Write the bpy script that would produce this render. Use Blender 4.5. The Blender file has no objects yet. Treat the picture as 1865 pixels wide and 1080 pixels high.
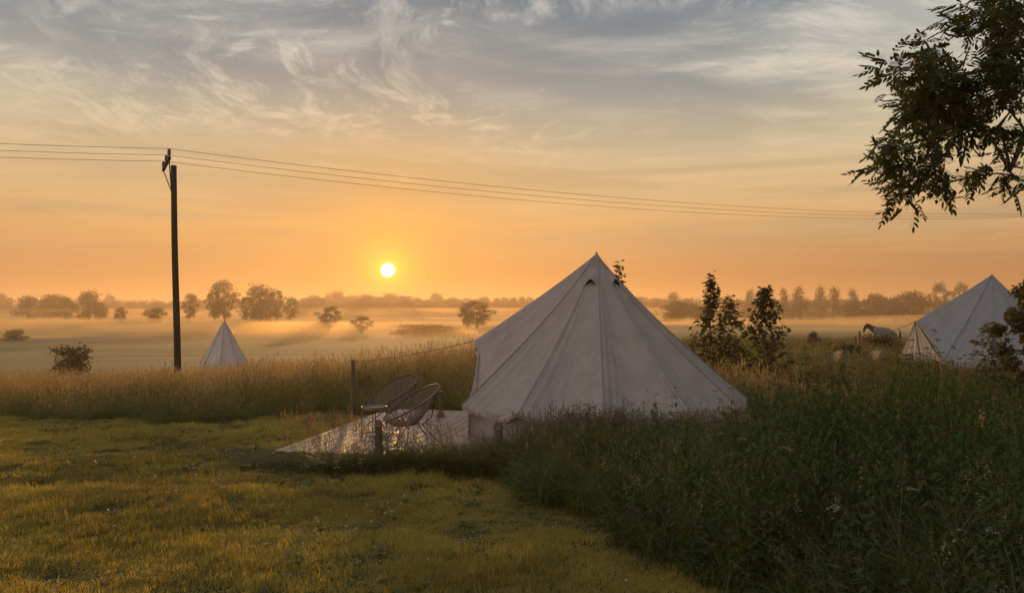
import bpy, math, random
import numpy as np
from mathutils import Vector, Matrix, noise as mnoise
R = math.radians
rng = np.random.default_rng(7)
random.seed(7)

# ------------------------------------------------------------------ camera
EYE = 1.75
F = 1357.0
PITCH = math.atan(30 / F)
sc = bpy.context.scene
COL = sc.collection
cam = bpy.data.cameras.new('camera')
cam.sensor_width = 36
cam.lens = 36 * F / 1865
cam.clip_start = 0.05
cam.clip_end = 12000
co = bpy.data.objects.new('camera', cam)
co.location = (0, 0, EYE)
co.rotation_euler = (math.pi / 2 + PITCH, 0, 0)
COL.objects.link(co)
sc.camera = co

# ------------------------------------------------------------------ sun, world, exposure
SUN_EL, SUN_AZ = R(3.25), R(-9.47)
SUN = Vector((math.sin(SUN_AZ) * math.cos(SUN_EL), math.cos(SUN_AZ) * math.cos(SUN_EL), math.sin(SUN_EL)))
sl = bpy.data.lights.new('sun', 'SUN')
sl.energy = 4.4
sl.angle = R(0.5)
sl.color = (1.0, 0.53, 0.19)
so = bpy.data.objects.new('sun', sl)
so.rotation_euler = SUN.to_track_quat('Z', 'Y').to_euler()
so.location = (0, 0, 30)
COL.objects.link(so)

sc.view_settings.view_transform = 'Standard'
sc.view_settings.look = 'None'
sc.view_settings.exposure = 0.4
sc.view_settings.gamma = 1.0
sc.cycles.use_denoising = True
sc.cycles.max_bounces = 6
sc.cycles.diffuse_bounces = 3
sc.cycles.glossy_bounces = 2
sc.cycles.transmission_bounces = 3
sc.cycles.volume_bounces = 1
sc.cycles.transparent_max_bounces = 8
sc.cycles.caustics_reflective = False
sc.cycles.caustics_refractive = False
sc.cycles.sample_clamp_indirect = 4.0


def lin(r, g, b):
    f = lambda c: (c / 255) / 12.92 if c <= 10 else ((c / 255 + .055) / 1.055) ** 2.4
    return (f(r), f(g), f(b), 1)


class NT:
    """small node helper"""
    def __init__(s, tree):
        s.t = tree
        s.t.nodes.clear()

    def n(s, kind, **kw):
        nd = s.t.nodes.new(kind)
        for k, v in kw.items():
            if k.startswith('i_'):
                nd.inputs[k[2:].replace('_', ' ')].default_value = v
            else:
                setattr(nd, k, v)
        return nd

    def l(s, a, b):
        s.t.links.new(a, b)

    def val(s, x, sock):
        if hasattr(x, 'is_output'):
            s.l(x, sock)
        else:
            sock.default_value = x

    def m(s, op, a, b=0.0, c=0.0, clamp=False):
        nd = s.t.nodes.new('ShaderNodeMath')
        nd.operation = op
        nd.use_clamp = clamp
        for x, i in ((a, 0), (b, 1), (c, 2)):
            s.val(x, nd.inputs[i])
        return nd.outputs[0]

    def vm(s, op, a, b=(0, 0, 0)):
        nd = s.t.nodes.new('ShaderNodeVectorMath')
        nd.operation = op
        s.val(a, nd.inputs[0])
        s.val(b, nd.inputs[1])
        return nd.outputs['Value'] if op in ('DOT_PRODUCT', 'LENGTH') else nd.outputs[0]

    def mix(s, f, a, b, mode='MIX'):
        nd = s.t.nodes.new('ShaderNodeMix')
        nd.data_type = 'RGBA'
        nd.blend_type = mode
        s.val(f, nd.inputs[0])
        s.val(a, nd.inputs[6])
        s.val(b, nd.inputs[7])
        return nd.outputs[2]

    def ss(s, x, lo, hi, a=0.0, b=1.0):
        nd = s.t.nodes.new('ShaderNodeMapRange')
        nd.interpolation_type = 'SMOOTHSTEP'
        s.val(x, nd.inputs[0])
        for i, v in ((1, lo), (2, hi), (3, a), (4, b)):
            nd.inputs[i].default_value = v
        return nd.outputs[0]

    def noise(s, vec, scale, detail=4, rough=.55, dist=0.0):
        nd = s.t.nodes.new('ShaderNodeTexNoise')
        if vec is not None:
            s.l(vec, nd.inputs['Vector'])
        nd.inputs['Scale'].default_value = scale
        nd.inputs['Detail'].default_value = detail
        nd.inputs['Roughness'].default_value = rough
        nd.inputs['Distortion'].default_value = dist
        return nd.outputs['Fac']

    def ramp(s, x, stops):
        nd = s.t.nodes.new('ShaderNodeValToRGB')
        s.l(x, nd.inputs[0])
        e = nd.color_ramp.elements
        e[0].position, e[0].color = stops[0]
        e[1].position, e[1].color = stops[-1]
        for p, c in stops[1:-1]:
            el = e.new(p)
            el.color = c
        return nd.outputs[0]

    def map(s, vec, loc=(0, 0, 0), rot=(0, 0, 0), scale=(1, 1, 1)):
        nd = s.t.nodes.new('ShaderNodeMapping')
        s.l(vec, nd.inputs[0])
        nd.inputs['Location'].default_value = loc
        nd.inputs['Rotation'].default_value = rot
        nd.inputs['Scale'].default_value = scale
        return nd.outputs[0]


def build_world():
    w = bpy.data.worlds.new('World')
    sc.world = w
    w.use_nodes = True
    t = NT(w.node_tree)
    tc = t.n('ShaderNodeTexCoord').outputs['Generated']
    d = t.vm('NORMALIZE', tc)
    sep = t.n('ShaderNodeSeparateXYZ')
    t.l(d, sep.inputs[0])
    z = sep.outputs[2]
    pos = t.m('MULTIPLY', t.m('MAXIMUM', z, 0.0), 2.0, clamp=True)
    front = t.ramp(pos, [(0.0, lin(176, 102, 54)), (.10, lin(172, 120, 74)), (.20, lin(184, 146, 102)), (.347, lin(180, 162, 128)),
                         (.44, lin(166, 162, 140)), (.56, lin(128, 144, 148)), (.78, lin(100, 126, 142)), (1.0, lin(92, 118, 144))])
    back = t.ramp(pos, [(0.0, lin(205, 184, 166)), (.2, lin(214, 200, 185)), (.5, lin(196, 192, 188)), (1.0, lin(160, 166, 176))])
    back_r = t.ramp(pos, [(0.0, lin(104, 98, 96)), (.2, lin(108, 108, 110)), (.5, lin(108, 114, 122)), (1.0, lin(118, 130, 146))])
    back = t.mix(t.ss(sep.outputs[0], -.6, .45), t.mix(1.0, back, (2.1, 1.75, 1.45, 1), 'MULTIPLY'), back_r)  # unseen sky behind the camera, brightened warm at left to light the tents
    # azimuth from the sun
    hd = t.vm('DOT_PRODUCT', t.vm('NORMALIZE', t.vm('MULTIPLY', d, (1, 1, 0))), tuple(Vector((SUN.x, SUN.y, 0)).normalized()))
    az = t.ss(hd, -.45, 1.12)
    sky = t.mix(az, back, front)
    # clouds on a plane high above
    den = t.m('ADD', t.m('MAXIMUM', z, 0.0), 0.08)
    cv = t.n('ShaderNodeCombineXYZ')
    t.l(t.m('DIVIDE', sep.outputs[0], den), cv.inputs[0])
    t.l(t.m('DIVIDE', sep.outputs[1], den), cv.inputs[1])
    cv = cv.outputs[0]
    warp = t.n('ShaderNodeTexNoise')
    t.l(cv, warp.inputs['Vector'])
    warp.inputs['Scale'].default_value = .8
    warp.inputs['Detail'].default_value = 2.5
    wv = t.vm('ADD', cv, t.vm('MULTIPLY', t.vm('SUBTRACT', warp.outputs['Color'], (.5, .5, .5)), (.75, .75, 0)))
    # long brushed streaks, two families that fan apart
    s1 = t.noise(t.map(wv, (3.1, 1.7, 0), (0, 0, R(38)), (1.1, 3.0, 1)), 1.7, 14, .72, .1)
    s2 = t.noise(t.map(wv, (9.1, 5.7, 0), (0, 0, R(-24)), (3.2, 1.1, 1)), 1.6, 14, .72, .1)
    big1 = t.noise(t.map(cv, (4.4, 2.2, 0), (0, 0, R(20)), (.6, .8, 1)), .8, 3, .5, .3)
    big2 = t.noise(t.map(cv, (.5, 3.3, 0), (0, 0, R(70)), (.6, .8, 1)), 1.0, 3, .5, .3)
    puff = t.noise(t.map(wv, (4, 4, 0), (0, 0, R(10)), (1.3, 1.6, 1)), 3.2, 12, .6, .2)
    elev_mask = t.ss(z, .03, .15)
    w1 = t.m('MULTIPLY', t.ss(s1, .44, .66), t.ss(big1, .40, .58))
    w2 = t.m('MULTIPLY', t.ss(s2, .46, .68), t.ss(big2, .44, .62))
    w3 = t.m('MULTIPLY', t.ss(puff, .50, .68), t.m('MULTIPLY', t.ss(big2, .42, .60), .8))
    cl = t.m('MULTIPLY', t.m('MAXIMUM', t.m('MAXIMUM', w1, w2), w3), elev_mask, clamp=True)
    veil = t.m('MULTIPLY', t.m('ADD', t.m('MULTIPLY', t.ss(big1, .42, .62), .5), t.m('MULTIPLY', t.ss(z, .34, .2), .30)), elev_mask)
    ccol_f = t.ramp(pos, [(0.0, lin(220, 142, 76)), (.20, lin(222, 168, 100)), (.35, lin(222, 194, 144)), (.5, lin(226, 214, 182)), (.65, lin(218, 216, 202)), (.85, lin(212, 214, 210)), (1.0, lin(206, 212, 212))])
    ccol = t.mix(az, lin(205, 196, 190), ccol_f)
    sky = t.mix(veil, sky, ccol)
    sky = t.mix(t.m('MULTIPLY', cl, .92), sky, ccol)
    # low, thin, nearly level bands of cloud
    band = t.noise(t.map(d, (0, 0, .4), (R(1.6), 0, 0), (1.3, 1.3, 26)), 1.6, 7, .6, .4)
    bmask = t.m('MULTIPLY', t.ss(z, .06, .11), t.ss(z, .25, .17))
    sky = t.mix(t.m('MULTIPLY', t.m('MULTIPLY', t.ss(band, .46, .62), bmask), .5), sky, ccol)
    dband = t.noise(t.map(d, (2, 5, .9), (0, R(1.2), 0), (1.6, 1.6, 22)), 1.5, 6, .6, .4)
    sky = t.mix(t.m('MULTIPLY', t.m('MULTIPLY', t.ss(dband, .46, .62), bmask), .5), sky, lin(176, 160, 126))
    # glow around the sun
    sd = t.vm('DOT_PRODUCT', d, tuple(SUN))
    ang = t.m('MULTIPLY', t.m('ARCCOSINE', t.m('MINIMUM', sd, 1.0)), 180 / math.pi)
    g1 = t.m('EXPONENT', t.m('MULTIPLY', t.m('POWER', t.m('DIVIDE', ang, 6.0), 1.1), -1.0))
    sky = t.mix(t.m('MULTIPLY', g1, .85), sky, (.92, .36, .03, 1))
    g2 = t.m('EXPONENT', t.m('MULTIPLY', t.m('DIVIDE', ang, 1.15), -1.0))
    sky = t.mix(g2, sky, (1.6, .9, .06, 1), 'ADD')
    disc = t.ss(ang, .60, .38)
    sky = t.mix(disc, sky, (9.0, 7.0, 2.6, 1))
    ns = t.n('ShaderNodeTexSky', sky_type='NISHITA', sun_disc=False, sun_elevation=SUN_EL, sun_rotation=SUN_AZ, dust_density=2.0)
    b1 = t.n('ShaderNodeBackground')
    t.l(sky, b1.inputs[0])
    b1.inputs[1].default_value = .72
    b2 = t.n('ShaderNodeBackground')
    t.l(ns.outputs[0], b2.inputs[0])
    b2.inputs[1].default_value = .003
    ad = t.n('ShaderNodeAddShader')
    t.l(b1.outputs[0], ad.inputs[0])
    t.l(b2.outputs[0], ad.inputs[1])
    out = t.n('ShaderNodeOutputWorld')
    t.l(ad.outputs[0], out.inputs[0])
    w.cycles.sampling_method = 'MANUAL'
    w.cycles.sample_map_resolution = 1024


build_world()


# ------------------------------------------------------------------ maths of the place
def PX(px, py, D):
    u, v = (px - 932.5) / F, (540 - py) / F
    den = math.cos(PITCH) - v * math.sin(PITCH)
    return Vector((u * D / den, D, EYE + (math.sin(PITCH) + v * math.cos(PITCH)) / den * D))


LT = np.array([(-60, .3), (-10, .1), (0, 0), (8, -.12), (13, -.27), (20, -.5), (28, -.75), (45, -2.0), (60, -2.6), (100, -3.6), (150, -4.4), (250, -5.2),
               (330, -4.3), (400, -2.6), (600, -1.5), (1000, 0), (2000, 5), (6000, 14)])
RT = np.array([(-60, .3), (-10, .1), (0, 0), (8, -.1), (13, -.25), (20, -.1), (26, .03), (40, -.2), (52, -.6), (70, -.55), (95, -1.6), (200, -3.5), (400, -2.6),
               (600, -1.5), (1000, 0), (2000, 5), (6000, 14)])


def sstep(a, b, x):
    t = np.clip((x - a) / (b - a), 0, 1)
    return t * t * (3 - 2 * t)


def bumps(x, y):
    s = 0
    for k, (fx, fy, ph, a) in enumerate(((1.7, .9, .3, .012), (-.8, 2.1, 1.9, .012), (3.1, -2.7, 4.1, .008), (.35, .27, 2.2, .02), (-.21, .44, .7, .02), (5.3, 4.1, 2.8, .005))):
        s = s + a * np.sin(fx * x + fy * y + ph)
    return s


def H(x, y):
    x = np.asarray(x, float)
    y = np.asarray(y, float)
    w = sstep(2, 13, x - .02 * np.abs(y))
    h = (1 - w) * np.interp(y, LT[:, 0], LT[:, 1]) + w * np.interp(y, RT[:, 0], RT[:, 1])
    side = sstep(4, 16, -x) * sstep(10, 24, y) * .25
    big = .8 * np.sin(x * .011 + y * .004) * sstep(60, 300, y) + .5 * np.sin(x * .003 - y * .007 + 1) * sstep(60, 300, y)
    return h - side + big + bumps(x, y) * sstep(80, 20, np.hypot(x, y))


def h1(x, y):
    return float(H(x, y))


TC = (1.41, 12.4)          # big tent
TR = 2.47
DA = np.array((-3.17, 9.96))
DU = np.array((.983, -.182))
DV = np.array((.182, .983))


def on_deck(x, y, m=0.0):
    a = (x - DA[0]) * DU[0] + (y - DA[1]) * DU[1]
    b = (x - DA[0]) * DV[0] + (y - DA[1]) * DV[1]
    return (a > -m) & (a < 2.9 + m) & (b > -m) & (b < 4.4 + m)


T2 = (16.25, 25.2)


def in_tent(x, y, m=0.0):
    return (np.hypot(x - TC[0], y - TC[1]) < TR - .15 + m) | (np.hypot(x - T2[0], y - T2[1]) < 2.9 + m)


def tall_zone(x, y):
    yt = np.interp(x, [-60, -10.3, -7.7, -6.1, -5.2, -3.7, -2.6, 4, 5, 60], [15.6, 15.0, 14.4, 13.8, 14.3, 16.3, 15.2, 15.2, 11.5, 9.5])
    wob = .15 * np.sin(x * 2.3) + .1 * np.sin(x * 5.1 + 1)
    return y > yt + wob


def hedge_edge(y):
    return np.interp(y, [-5, 0, 3, 4.66, 6.3, 8.6, 9.15], [3.6, 3.2, 2.05, 1.43, .78, -.2, -1.0]) + .12 * np.sin(y * 3.1) + .07 * np.sin(y * 7.3)


def hedge_zone(x, y):
    a = (x > hedge_edge(y)) & (y < 9.3)
    b = (y >= 9.3) & (y < 12.5) & (x > -.45)
    return (a | b) & ~tall_zone(x, y)


def weed_band(x, y):
    b = (x - DA[0]) * DV[0] + (y - DA[1]) * DV[1]
    return (b < -.03) & (b > -.62 + .1 * np.sin(x * 4)) & (x > -3.5) & (x < .1)


# ------------------------------------------------------------------ object helpers
def link(o, parent=None):
    COL.objects.link(o)
    if parent is not None:
        o.parent = parent
    return o


def tag(o, label=None, cat=None, group=None, kind=None):
    if label:
        o['label'] = label
    if cat:
        o['category'] = cat
    if group:
        o['group'] = group
    if kind:
        o['kind'] = kind
    return o


def thing(name, loc, rz=0, label=None, cat=None, group=None):
    o = bpy.data.objects.new(name, None)
    o.empty_display_size = .2
    o.location = loc
    o.rotation_euler = (0, 0, rz)
    COL.objects.link(o)
    return tag(o, label, cat, group)


def fast_mesh(name, verts, faces, mats, midx=None, smooth=False):
    """verts (N,3); faces = array (M,k) or list of arrays of mixed arity"""
    me = bpy.data.meshes.new(name)
    verts = np.asarray(verts, dtype=np.float32).reshape(-1, 3)
    fl = faces if isinstance(faces, list) else [faces]
    fl = [np.asarray(f, dtype=np.int32) for f in fl if len(f)]
    me.vertices.add(len(verts))
    me.vertices.foreach_set('co', verts.ravel())
    idx = np.concatenate([f.ravel() for f in fl])
    tot = np.concatenate([np.full(len(f), f.shape[1], dtype=np.int32) for f in fl])
    st = np.concatenate([[0], np.cumsum(tot)[:-1]]).astype(np.int32)
    me.loops.add(len(idx))
    me.loops.foreach_set('vertex_index', idx)
    me.polygons.add(len(tot))
    me.polygons.foreach_set('loop_start', st)
    me.polygons.foreach_set('loop_total', tot)
    if midx is not None:
        me.polygons.foreach_set('material_index', np.asarray(midx, dtype=np.int32))
    me.polygons.foreach_set('use_smooth', np.full(len(tot), smooth))
    for m in (mats if isinstance(mats, (list, tuple)) else [mats]):
        me.materials.append(m)
    me.update(calc_edges=True)
    return me


def mobj(name, me, parent=None):
    return link(bpy.data.objects.new(name, me), parent)


class MB:
    """collects shapes with quads / tris, builds one mesh"""
    def __init__(s):
        s.v, s.q, s.t, s.n = [], [], [], 0

    def add(s, v, q=None, t=None):
        v = np.asarray(v, float).reshape(-1, 3)
        if q is not None and len(q):
            s.q.append(np.asarray(q) + s.n)
        if t is not None and len(t):
            s.t.append(np.asarray(t) + s.n)
        s.v.append(v)
        s.n += len(v)

    def grid(s, P, close_u=False):
        P = np.asarray(P, float)
        a, b = P.shape[:2]
        i = np.arange(a * b).reshape(a, b)
        if close_u:
            i = np.concatenate([i, i[:, :1]], 1)
        q = np.stack([i[:-1, :-1], i[:-1, 1:], i[1:, 1:], i[1:, :-1]], -1).reshape(-1, 4)
        s.add(P.reshape(-1, 3), q)

    def tube(s, path, rad, k=8, caps=True):
        path = np.asarray([tuple(p) for p in path], float)
        n = len(path)
        rad = np.broadcast_to(np.asarray(rad, float), (n,))
        tan = np.gradient(path, axis=0)
        tan /= np.linalg.norm(tan, axis=1, keepdims=True) + 1e-9
        up = np.array((0, 0, 1.)) if abs(tan[0, 2]) < .9 else np.array((1., 0, 0))
        rings = []
        for i in range(n):
            a = np.cross(tan[i], up)
            a /= np.linalg.norm(a) + 1e-9
            b = np.cross(tan[i], a)
            up = np.cross(a, tan[i])
            th = np.arange(k) * 2 * math.pi / k
            rings.append(path[i] + rad[i] * (np.cos(th)[:, None] * a + np.sin(th)[:, None] * b))
        s.grid(np.array(rings), True)
        if caps:
            for ring, c in ((rings[0], path[0]), (rings[-1], path[-1])):
                i = np.arange(k)
                s.add(np.vstack([ring, c]), t=np.stack([i, (i + 1) % k, np.full(k, k)], 1))

    def box(s, c, size, rz=0.0, rx=0.0, bevel=0.0, ry=0.0):
        x, y, z = (a / 2 for a in size)
        b = min(bevel, x * .9, y * .9, z * .9)
        M = Matrix.Translation(c) @ Matrix.Rotation(rz, 4, 'Z') @ Matrix.Rotation(ry, 4, 'Y') @ Matrix.Rotation(rx, 4, 'X')
        if b <= 0:
            v = [(sx * x, sy * y, sz * z) for sz in (-1, 1) for sx, sy in ((-1, -1), (1, -1), (1, 1), (-1, 1))]
            q = [(3, 2, 1, 0), (4, 5, 6, 7), (0, 1, 5, 4), (1, 2, 6, 5), (2, 3, 7, 6), (3, 0, 4, 7)]
            s.add([M @ Vector(p) for p in v], q)
            return
        rings = []
        for zz, ins in ((-z, b), (-z + b, 0), (z - b, 0), (z, b)):
            X, Y = x - ins, y - ins
            bb = b * .7
            rings.append([(-X + bb, -Y, zz), (X - bb, -Y, zz), (X, -Y + bb, zz), (X, Y - bb, zz), (X - bb, Y, zz), (-X + bb, Y, zz), (-X, Y - bb, zz), (-X, -Y + bb, zz)])
        rr = [[M @ Vector(p) for p in r] for r in rings]
        s.grid(np.array([[tuple(p) for p in r] for r in rr]), True)
        for r in (rr[0], rr[-1]):
            s.add([tuple(p) for p in r], q=[(0, 1, 2, 3), (0, 3, 4, 7), (4, 5, 6, 7)])

    def build(s, name, mat, parent=None, smooth=False):
        fl = []
        if s.q:
            fl.append(np.concatenate(s.q))
        if s.t:
            fl.append(np.concatenate(s.t))
        return mobj(name, fast_mesh(name, np.concatenate(s.v), fl, mat, smooth=smooth), parent)


# ------------------------------------------------------------------ materials
def new_mat(name):
    m = bpy.data.materials.new(name)
    m.use_nodes = True
    return m, NT(m.node_tree)


def out(t, sh, disp=None):
    o = t.n('ShaderNodeOutputMaterial')
    t.l(sh, o.inputs[0])


def leaf_mat(name, c1, c2, trans=.35, tcol=None, rough=.55, scale=3.0, spec=.3, c3=None, patch=.45):
    m, t = new_mat(name)
    oi = t.n('ShaderNodeObjectInfo')
    geo = t.n('ShaderNodeNewGeometry')
    nz = t.noise(geo.outputs['Position'], scale, 3, .6)
    f = t.m('ADD', t.m('MULTIPLY', oi.outputs['Random'], .45), t.m('MULTIPLY', t.ss(nz, .3, .7), .55))
    col = t.mix(f, c1, c2)
    col = t.mix(t.m('MULTIPLY', t.ss(t.noise(geo.outputs['Position'], scale * .28, 4, .6), .42, .60), patch), col, tuple(x * .5 for x in c2[:3]) + (1,))
    isl = geo.outputs['Random Per Island']
    if c3:
        col = t.mix(t.ss(isl, .72, .9), col, c3)
    col = t.mix(t.m('MULTIPLY', isl, .35), col, tuple(x * .45 for x in c1[:3]) + (1,))
    p = t.n('ShaderNodeBsdfPrincipled')
    t.l(col, p.inputs['Base Color'])
    p.inputs['Roughness'].default_value = rough
    p.inputs['Specular IOR Level'].default_value = spec
    tr = t.n('ShaderNodeBsdfTranslucent')
    tc = t.mix(1.0, col, tcol or (1.5, 1.35, .6, 1), 'MULTIPLY')
    t.l(tc, tr.inputs[0])
    mx = t.n('ShaderNodeMixShader')
    mx.inputs[0].default_value = trans
    t.l(p.outputs[0], mx.inputs[1])
    t.l(tr.outputs[0], mx.inputs[2])
    out(t, mx.outputs[0])
    return m


def simple_mat(name, c1, c2=None, rough=.7, scale=8.0, bump=0.0, bscale=40, stretch=(1, 1, 1), metal=0.0, spec=.5):
    m, t = new_mat(name)
    tc = t.n('ShaderNodeTexCoord').outputs['Object']
    v = t.map(tc, scale=stretch)
    p = t.n('ShaderNodeBsdfPrincipled')
    if c2:
        t.l(t.mix(t.ss(t.noise(v, scale, 5, .6), .3, .7), c1, c2), p.inputs['Base Color'])
    else:
        p.inputs['Base Color'].default_value = c1
    p.inputs['Roughness'].default_value = rough
    p.inputs['Metallic'].default_value = metal
    p.inputs['Specular IOR Level'].default_value = spec
    if bump:
        b = t.n('ShaderNodeBump')
        b.inputs['Strength'].default_value = bump
        b.inputs['Distance'].default_value = .01
        t.l(t.noise(v, bscale, 5, .6), b.inputs['Height'])
        t.l(b.outputs[0], p.inputs['Normal'])
    out(t, p.outputs[0])
    return m


def canvas_mat(name, c1, c2, trans=.22):
    m, t = new_mat(name)
    tc = t.n('ShaderNodeTexCoord').outputs['Object']
    st = t.noise(t.map(tc, scale=(1.5, 1.5, .35)), 2.2, 6, .6, .4)
    sp = t.noise(tc, 11, 5, .7)
    col = t.mix(t.ss(st, .35, .7), c1, c2)
    col = t.mix(t.m('MULTIPLY', t.ss(sp, .6, .8), .35), col, tuple(x * .55 for x in c2[:3]) + (1,))
    sepz = t.n('ShaderNodeSeparateXYZ')
    t.l(tc, sepz.inputs[0])
    p = t.n('ShaderNodeBsdfPrincipled')
    t.l(col, p.inputs['Base Color'])
    p.inputs['Roughness'].default_value = .85
    p.inputs['Specular IOR Level'].default_value = .15
    b = t.n('ShaderNodeBump')
    b.inputs['Strength'].default_value = .35
    b.inputs['Distance'].default_value = .045
    hsum = t.m('ADD', t.noise(t.map(tc, scale=(2, 2, .6)), 3.0, 5, .6, .8), t.m('MULTIPLY', t.noise(tc, 260, 2, .5), .06))
    t.l(hsum, b.inputs['Height'])
    t.l(b.outputs[0], p.inputs['Normal'])
    tr = t.n('ShaderNodeBsdfTranslucent')
    t.l(col, tr.inputs[0])
    mx = t.n('ShaderNodeMixShader')
    mx.inputs[0].default_value = trans
    t.l(p.outputs[0], mx.inputs[1])
    t.l(tr.outputs[0], mx.inputs[2])
    out(t, mx.outputs[0])
    return m


def ground_mat():
    m, t = new_mat('ground')
    geo = t.n('ShaderNodeNewGeometry').outputs['Position']
    sep = t.n('ShaderNodeSeparateXYZ')
    t.l(geo, sep.inputs[0])
    near = t.mix(t.ss(t.noise(geo, 1.6, 5, .6), .35, .65), (.060, .062, .020, 1), (.030, .034, .012, 1))
    near = t.mix(t.ss(t.noise(geo, 18, 3, .6), .4, .7), near, (.035, .028, .016, 1))
    fld = t.mix(t.ss(t.noise(t.map(geo, scale=(.006, .03, 1)), 1, 4, .6), .3, .7), (.19, .175, .085, 1), (.27, .225, .12, 1))
    fld = t.mix(t.m('MULTIPLY', t.ss(t.noise(t.map(geo, scale=(.05, .35, 1)), 1, 5, .65), .4, .7), .5), fld, (.13, .12, .055, 1))
    fld = t.mix(t.ss(t.noise(t.map(geo, loc=(3, 9, 0), scale=(.004, .016, 1)), 1, 2, .4), .55, .6), fld, (.155, .16, .08, 1))
    # a trodden track that crosses the far field
    trk = t.m('SUBTRACT', sep.outputs[1], t.m('MULTIPLY_ADD', sep.outputs[0], .36, 110.0))
    trk = t.m('ABSOLUTE', t.m('ADD', trk, t.m('MULTIPLY', t.m('SUBTRACT', t.noise(geo, .05, 3, .6), .5), 9.0)))
    fld = t.mix(t.m('MULTIPLY', t.ss(trk, 3.4, .9), .6), fld, (.07, .06, .03, 1))
    col = t.mix(t.ss(sep.outputs[1], 32, 60), near, fld)
    p = t.n('ShaderNodeBsdfPrincipled')
    t.l(col, p.inputs['Base Color'])
    p.inputs['Roughness'].default_value = .95
    p.inputs['Specular IOR Level'].default_value = .1
    b = t.n('ShaderNodeBump')
    b.inputs['Strength'].default_value = .6
    b.inputs['Distance'].default_value = .03
    t.l(t.noise(geo, 14, 5, .7), b.inputs['Height'])
    t.l(b.outputs[0], p.inputs['Normal'])
    out(t, p.outputs[0])
    return m


def deck_mat():
    m, t = new_mat('weathered_boards')
    tc = t.n('ShaderNodeTexCoord').outputs['Object']
    geo = t.n('ShaderNodeNewGeometry')
    v = t.map(tc, scale=(14, 1.2, 6))
    g = t.noise(v, 3, 6, .65, .3)
    col = t.mix(t.ss(g, .3, .7), (.32, .26, .215, 1), (.17, .135, .105, 1))
    col = t.mix(t.m('MULTIPLY', geo.outputs['Random Per Island'], .5), col, (.14, .115, .085, 1))
    p = t.n('ShaderNodeBsdfPrincipled')
    t.l(col, p.inputs['Base Color'])
    t.l(t.ss(t.noise(tc, 3, 4, .6), .3, .7, .36, .62), p.inputs['Roughness'])
    b = t.n('ShaderNodeBump')
    b.inputs['Strength'].default_value = .5
    b.inputs['Distance'].default_value = .004
    t.l(g, b.inputs['Height'])
    t.l(b.outputs[0], p.inputs['Normal'])
    out(t, p.outputs[0])
    return m


M_ground = ground_mat()
M_deck = deck_mat()
M_lawn = leaf_mat('lawn_blades', (.49, .455, .145, 1), (.31, .305, .095, 1), .5, (1.6, 1.2, .35, 1), .6, 1.3, spec=.15, c3=(.32, .26, .12, 1), patch=.6)
M_tall = leaf_mat('meadow_blades', (.30, .34, .11, 1), (.18, .225, .07, 1), .6, (1.6, 1.15, .4, 1), .55, .5, c3=(.24, .17, .08, 1))
M_seed = leaf_mat('seed_heads', (.40, .35, .20, 1), (.30, .25, .14, 1), .5, (1.4, 1.1, .7, 1), .8, 2)
M_seed2 = leaf_mat('dull_seed_heads', (.17, .14, .085, 1), (.11, .09, .05, 1), .4, (1.4, 1.1, .7, 1), .8, 2)
M_seed3 = leaf_mat('pink_seed_heads', (.30, .20, .15, 1), (.20, .13, .10, 1), .4, (1.3, 1.1, .8, 1), .8, 2)
M_green = leaf_mat('rank_grass', (.14, .18, .045, 1), (.085, .12, .032, 1), .45, (1.5, 1.4, .5, 1), .5, 1.0, c3=(.10, .11, .035, 1))
M_nettle = leaf_mat('nettle_leaf', (.060, .098, .024, 1), (.085, .125, .032, 1), .3, (1.5, 1.5, .5, 1), .6, 1.2, spec=.12)
M_ash = leaf_mat('ash_leaf', (.030, .046, .015, 1), (.050, .068, .018, 1), .34, (1.6, 1.6, .5, 1), .55, 2.0)
M_maple = leaf_mat('maple_leaf', (.048, .062, .020, 1), (.075, .085, .026, 1), .36, (1.6, 1.2, .5, 1), .5, 1.5)
M_far = leaf_mat('tree_foliage', (.045, .050, .020, 1), (.070, .070, .028, 1), .2, (1.5, 1.2, .5, 1), .7, .1)
M_bark = simple_mat('bark', (.07, .055, .04, 1), (.035, .028, .02, 1), .9, 6, .8, 20, (1, 1, .3))
M_pole = simple_mat('tarred_wood', (.045, .035, .026, 1), (.025, .02, .015, 1), .85, 5, .6, 25, (3, 3, .25))
M_post = simple_mat('post_wood', (.16, .12, .08, 1), (.09, .07, .05, 1), .85, 6, .7, 25, (3, 3, .4))
M_metal = simple_mat('dark_metal', (.075, .06, .052, 1), None, .45, metal=.6)
M_cord = simple_mat('chair_cord', (.22, .16, .13, 1), (.15, .115, .10, 1), .5, 30)
M_rope = simple_mat('guy_rope', (.32, .24, .15, 1), (.22, .16, .10, 1), .9, 60)
M_wire = simple_mat('cable', (.02, .018, .016, 1), None, .6)
M_white = simple_mat('petals', (.34, .33, .25, 1), (.24, .22, .16, 1), .8, 20)
M_clover = simple_mat('clover_petals', (.70, .66, .56, 1), (.55, .50, .42, 1), .8, 20)
M_yellow = simple_mat('yellow_petals', (.60, .40, .04, 1), None, .7)
M_canvas = canvas_mat('canvas', (.40, .355, .335, 1), (.335, .295, .28, 1), .11)
M_canvas2 = canvas_mat('cream_canvas', (.62, .54, .44, 1), (.52, .45, .36, 1), .3)
M_canvas3 = canvas_mat('grey_canvas', (.30, .31, .32, 1), (.26, .27, .28, 1), .12)
M_dark = simple_mat('dark_gap', (.02, .018, .016, 1), None, .9)
M_tray = simple_mat('pale_table_top', (.40, .36, .30, 1), (.32, .29, .24, 1), .3, 12)
M_ceramic = simple_mat('insulator', (.05, .035, .03, 1), None, .3)

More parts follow.
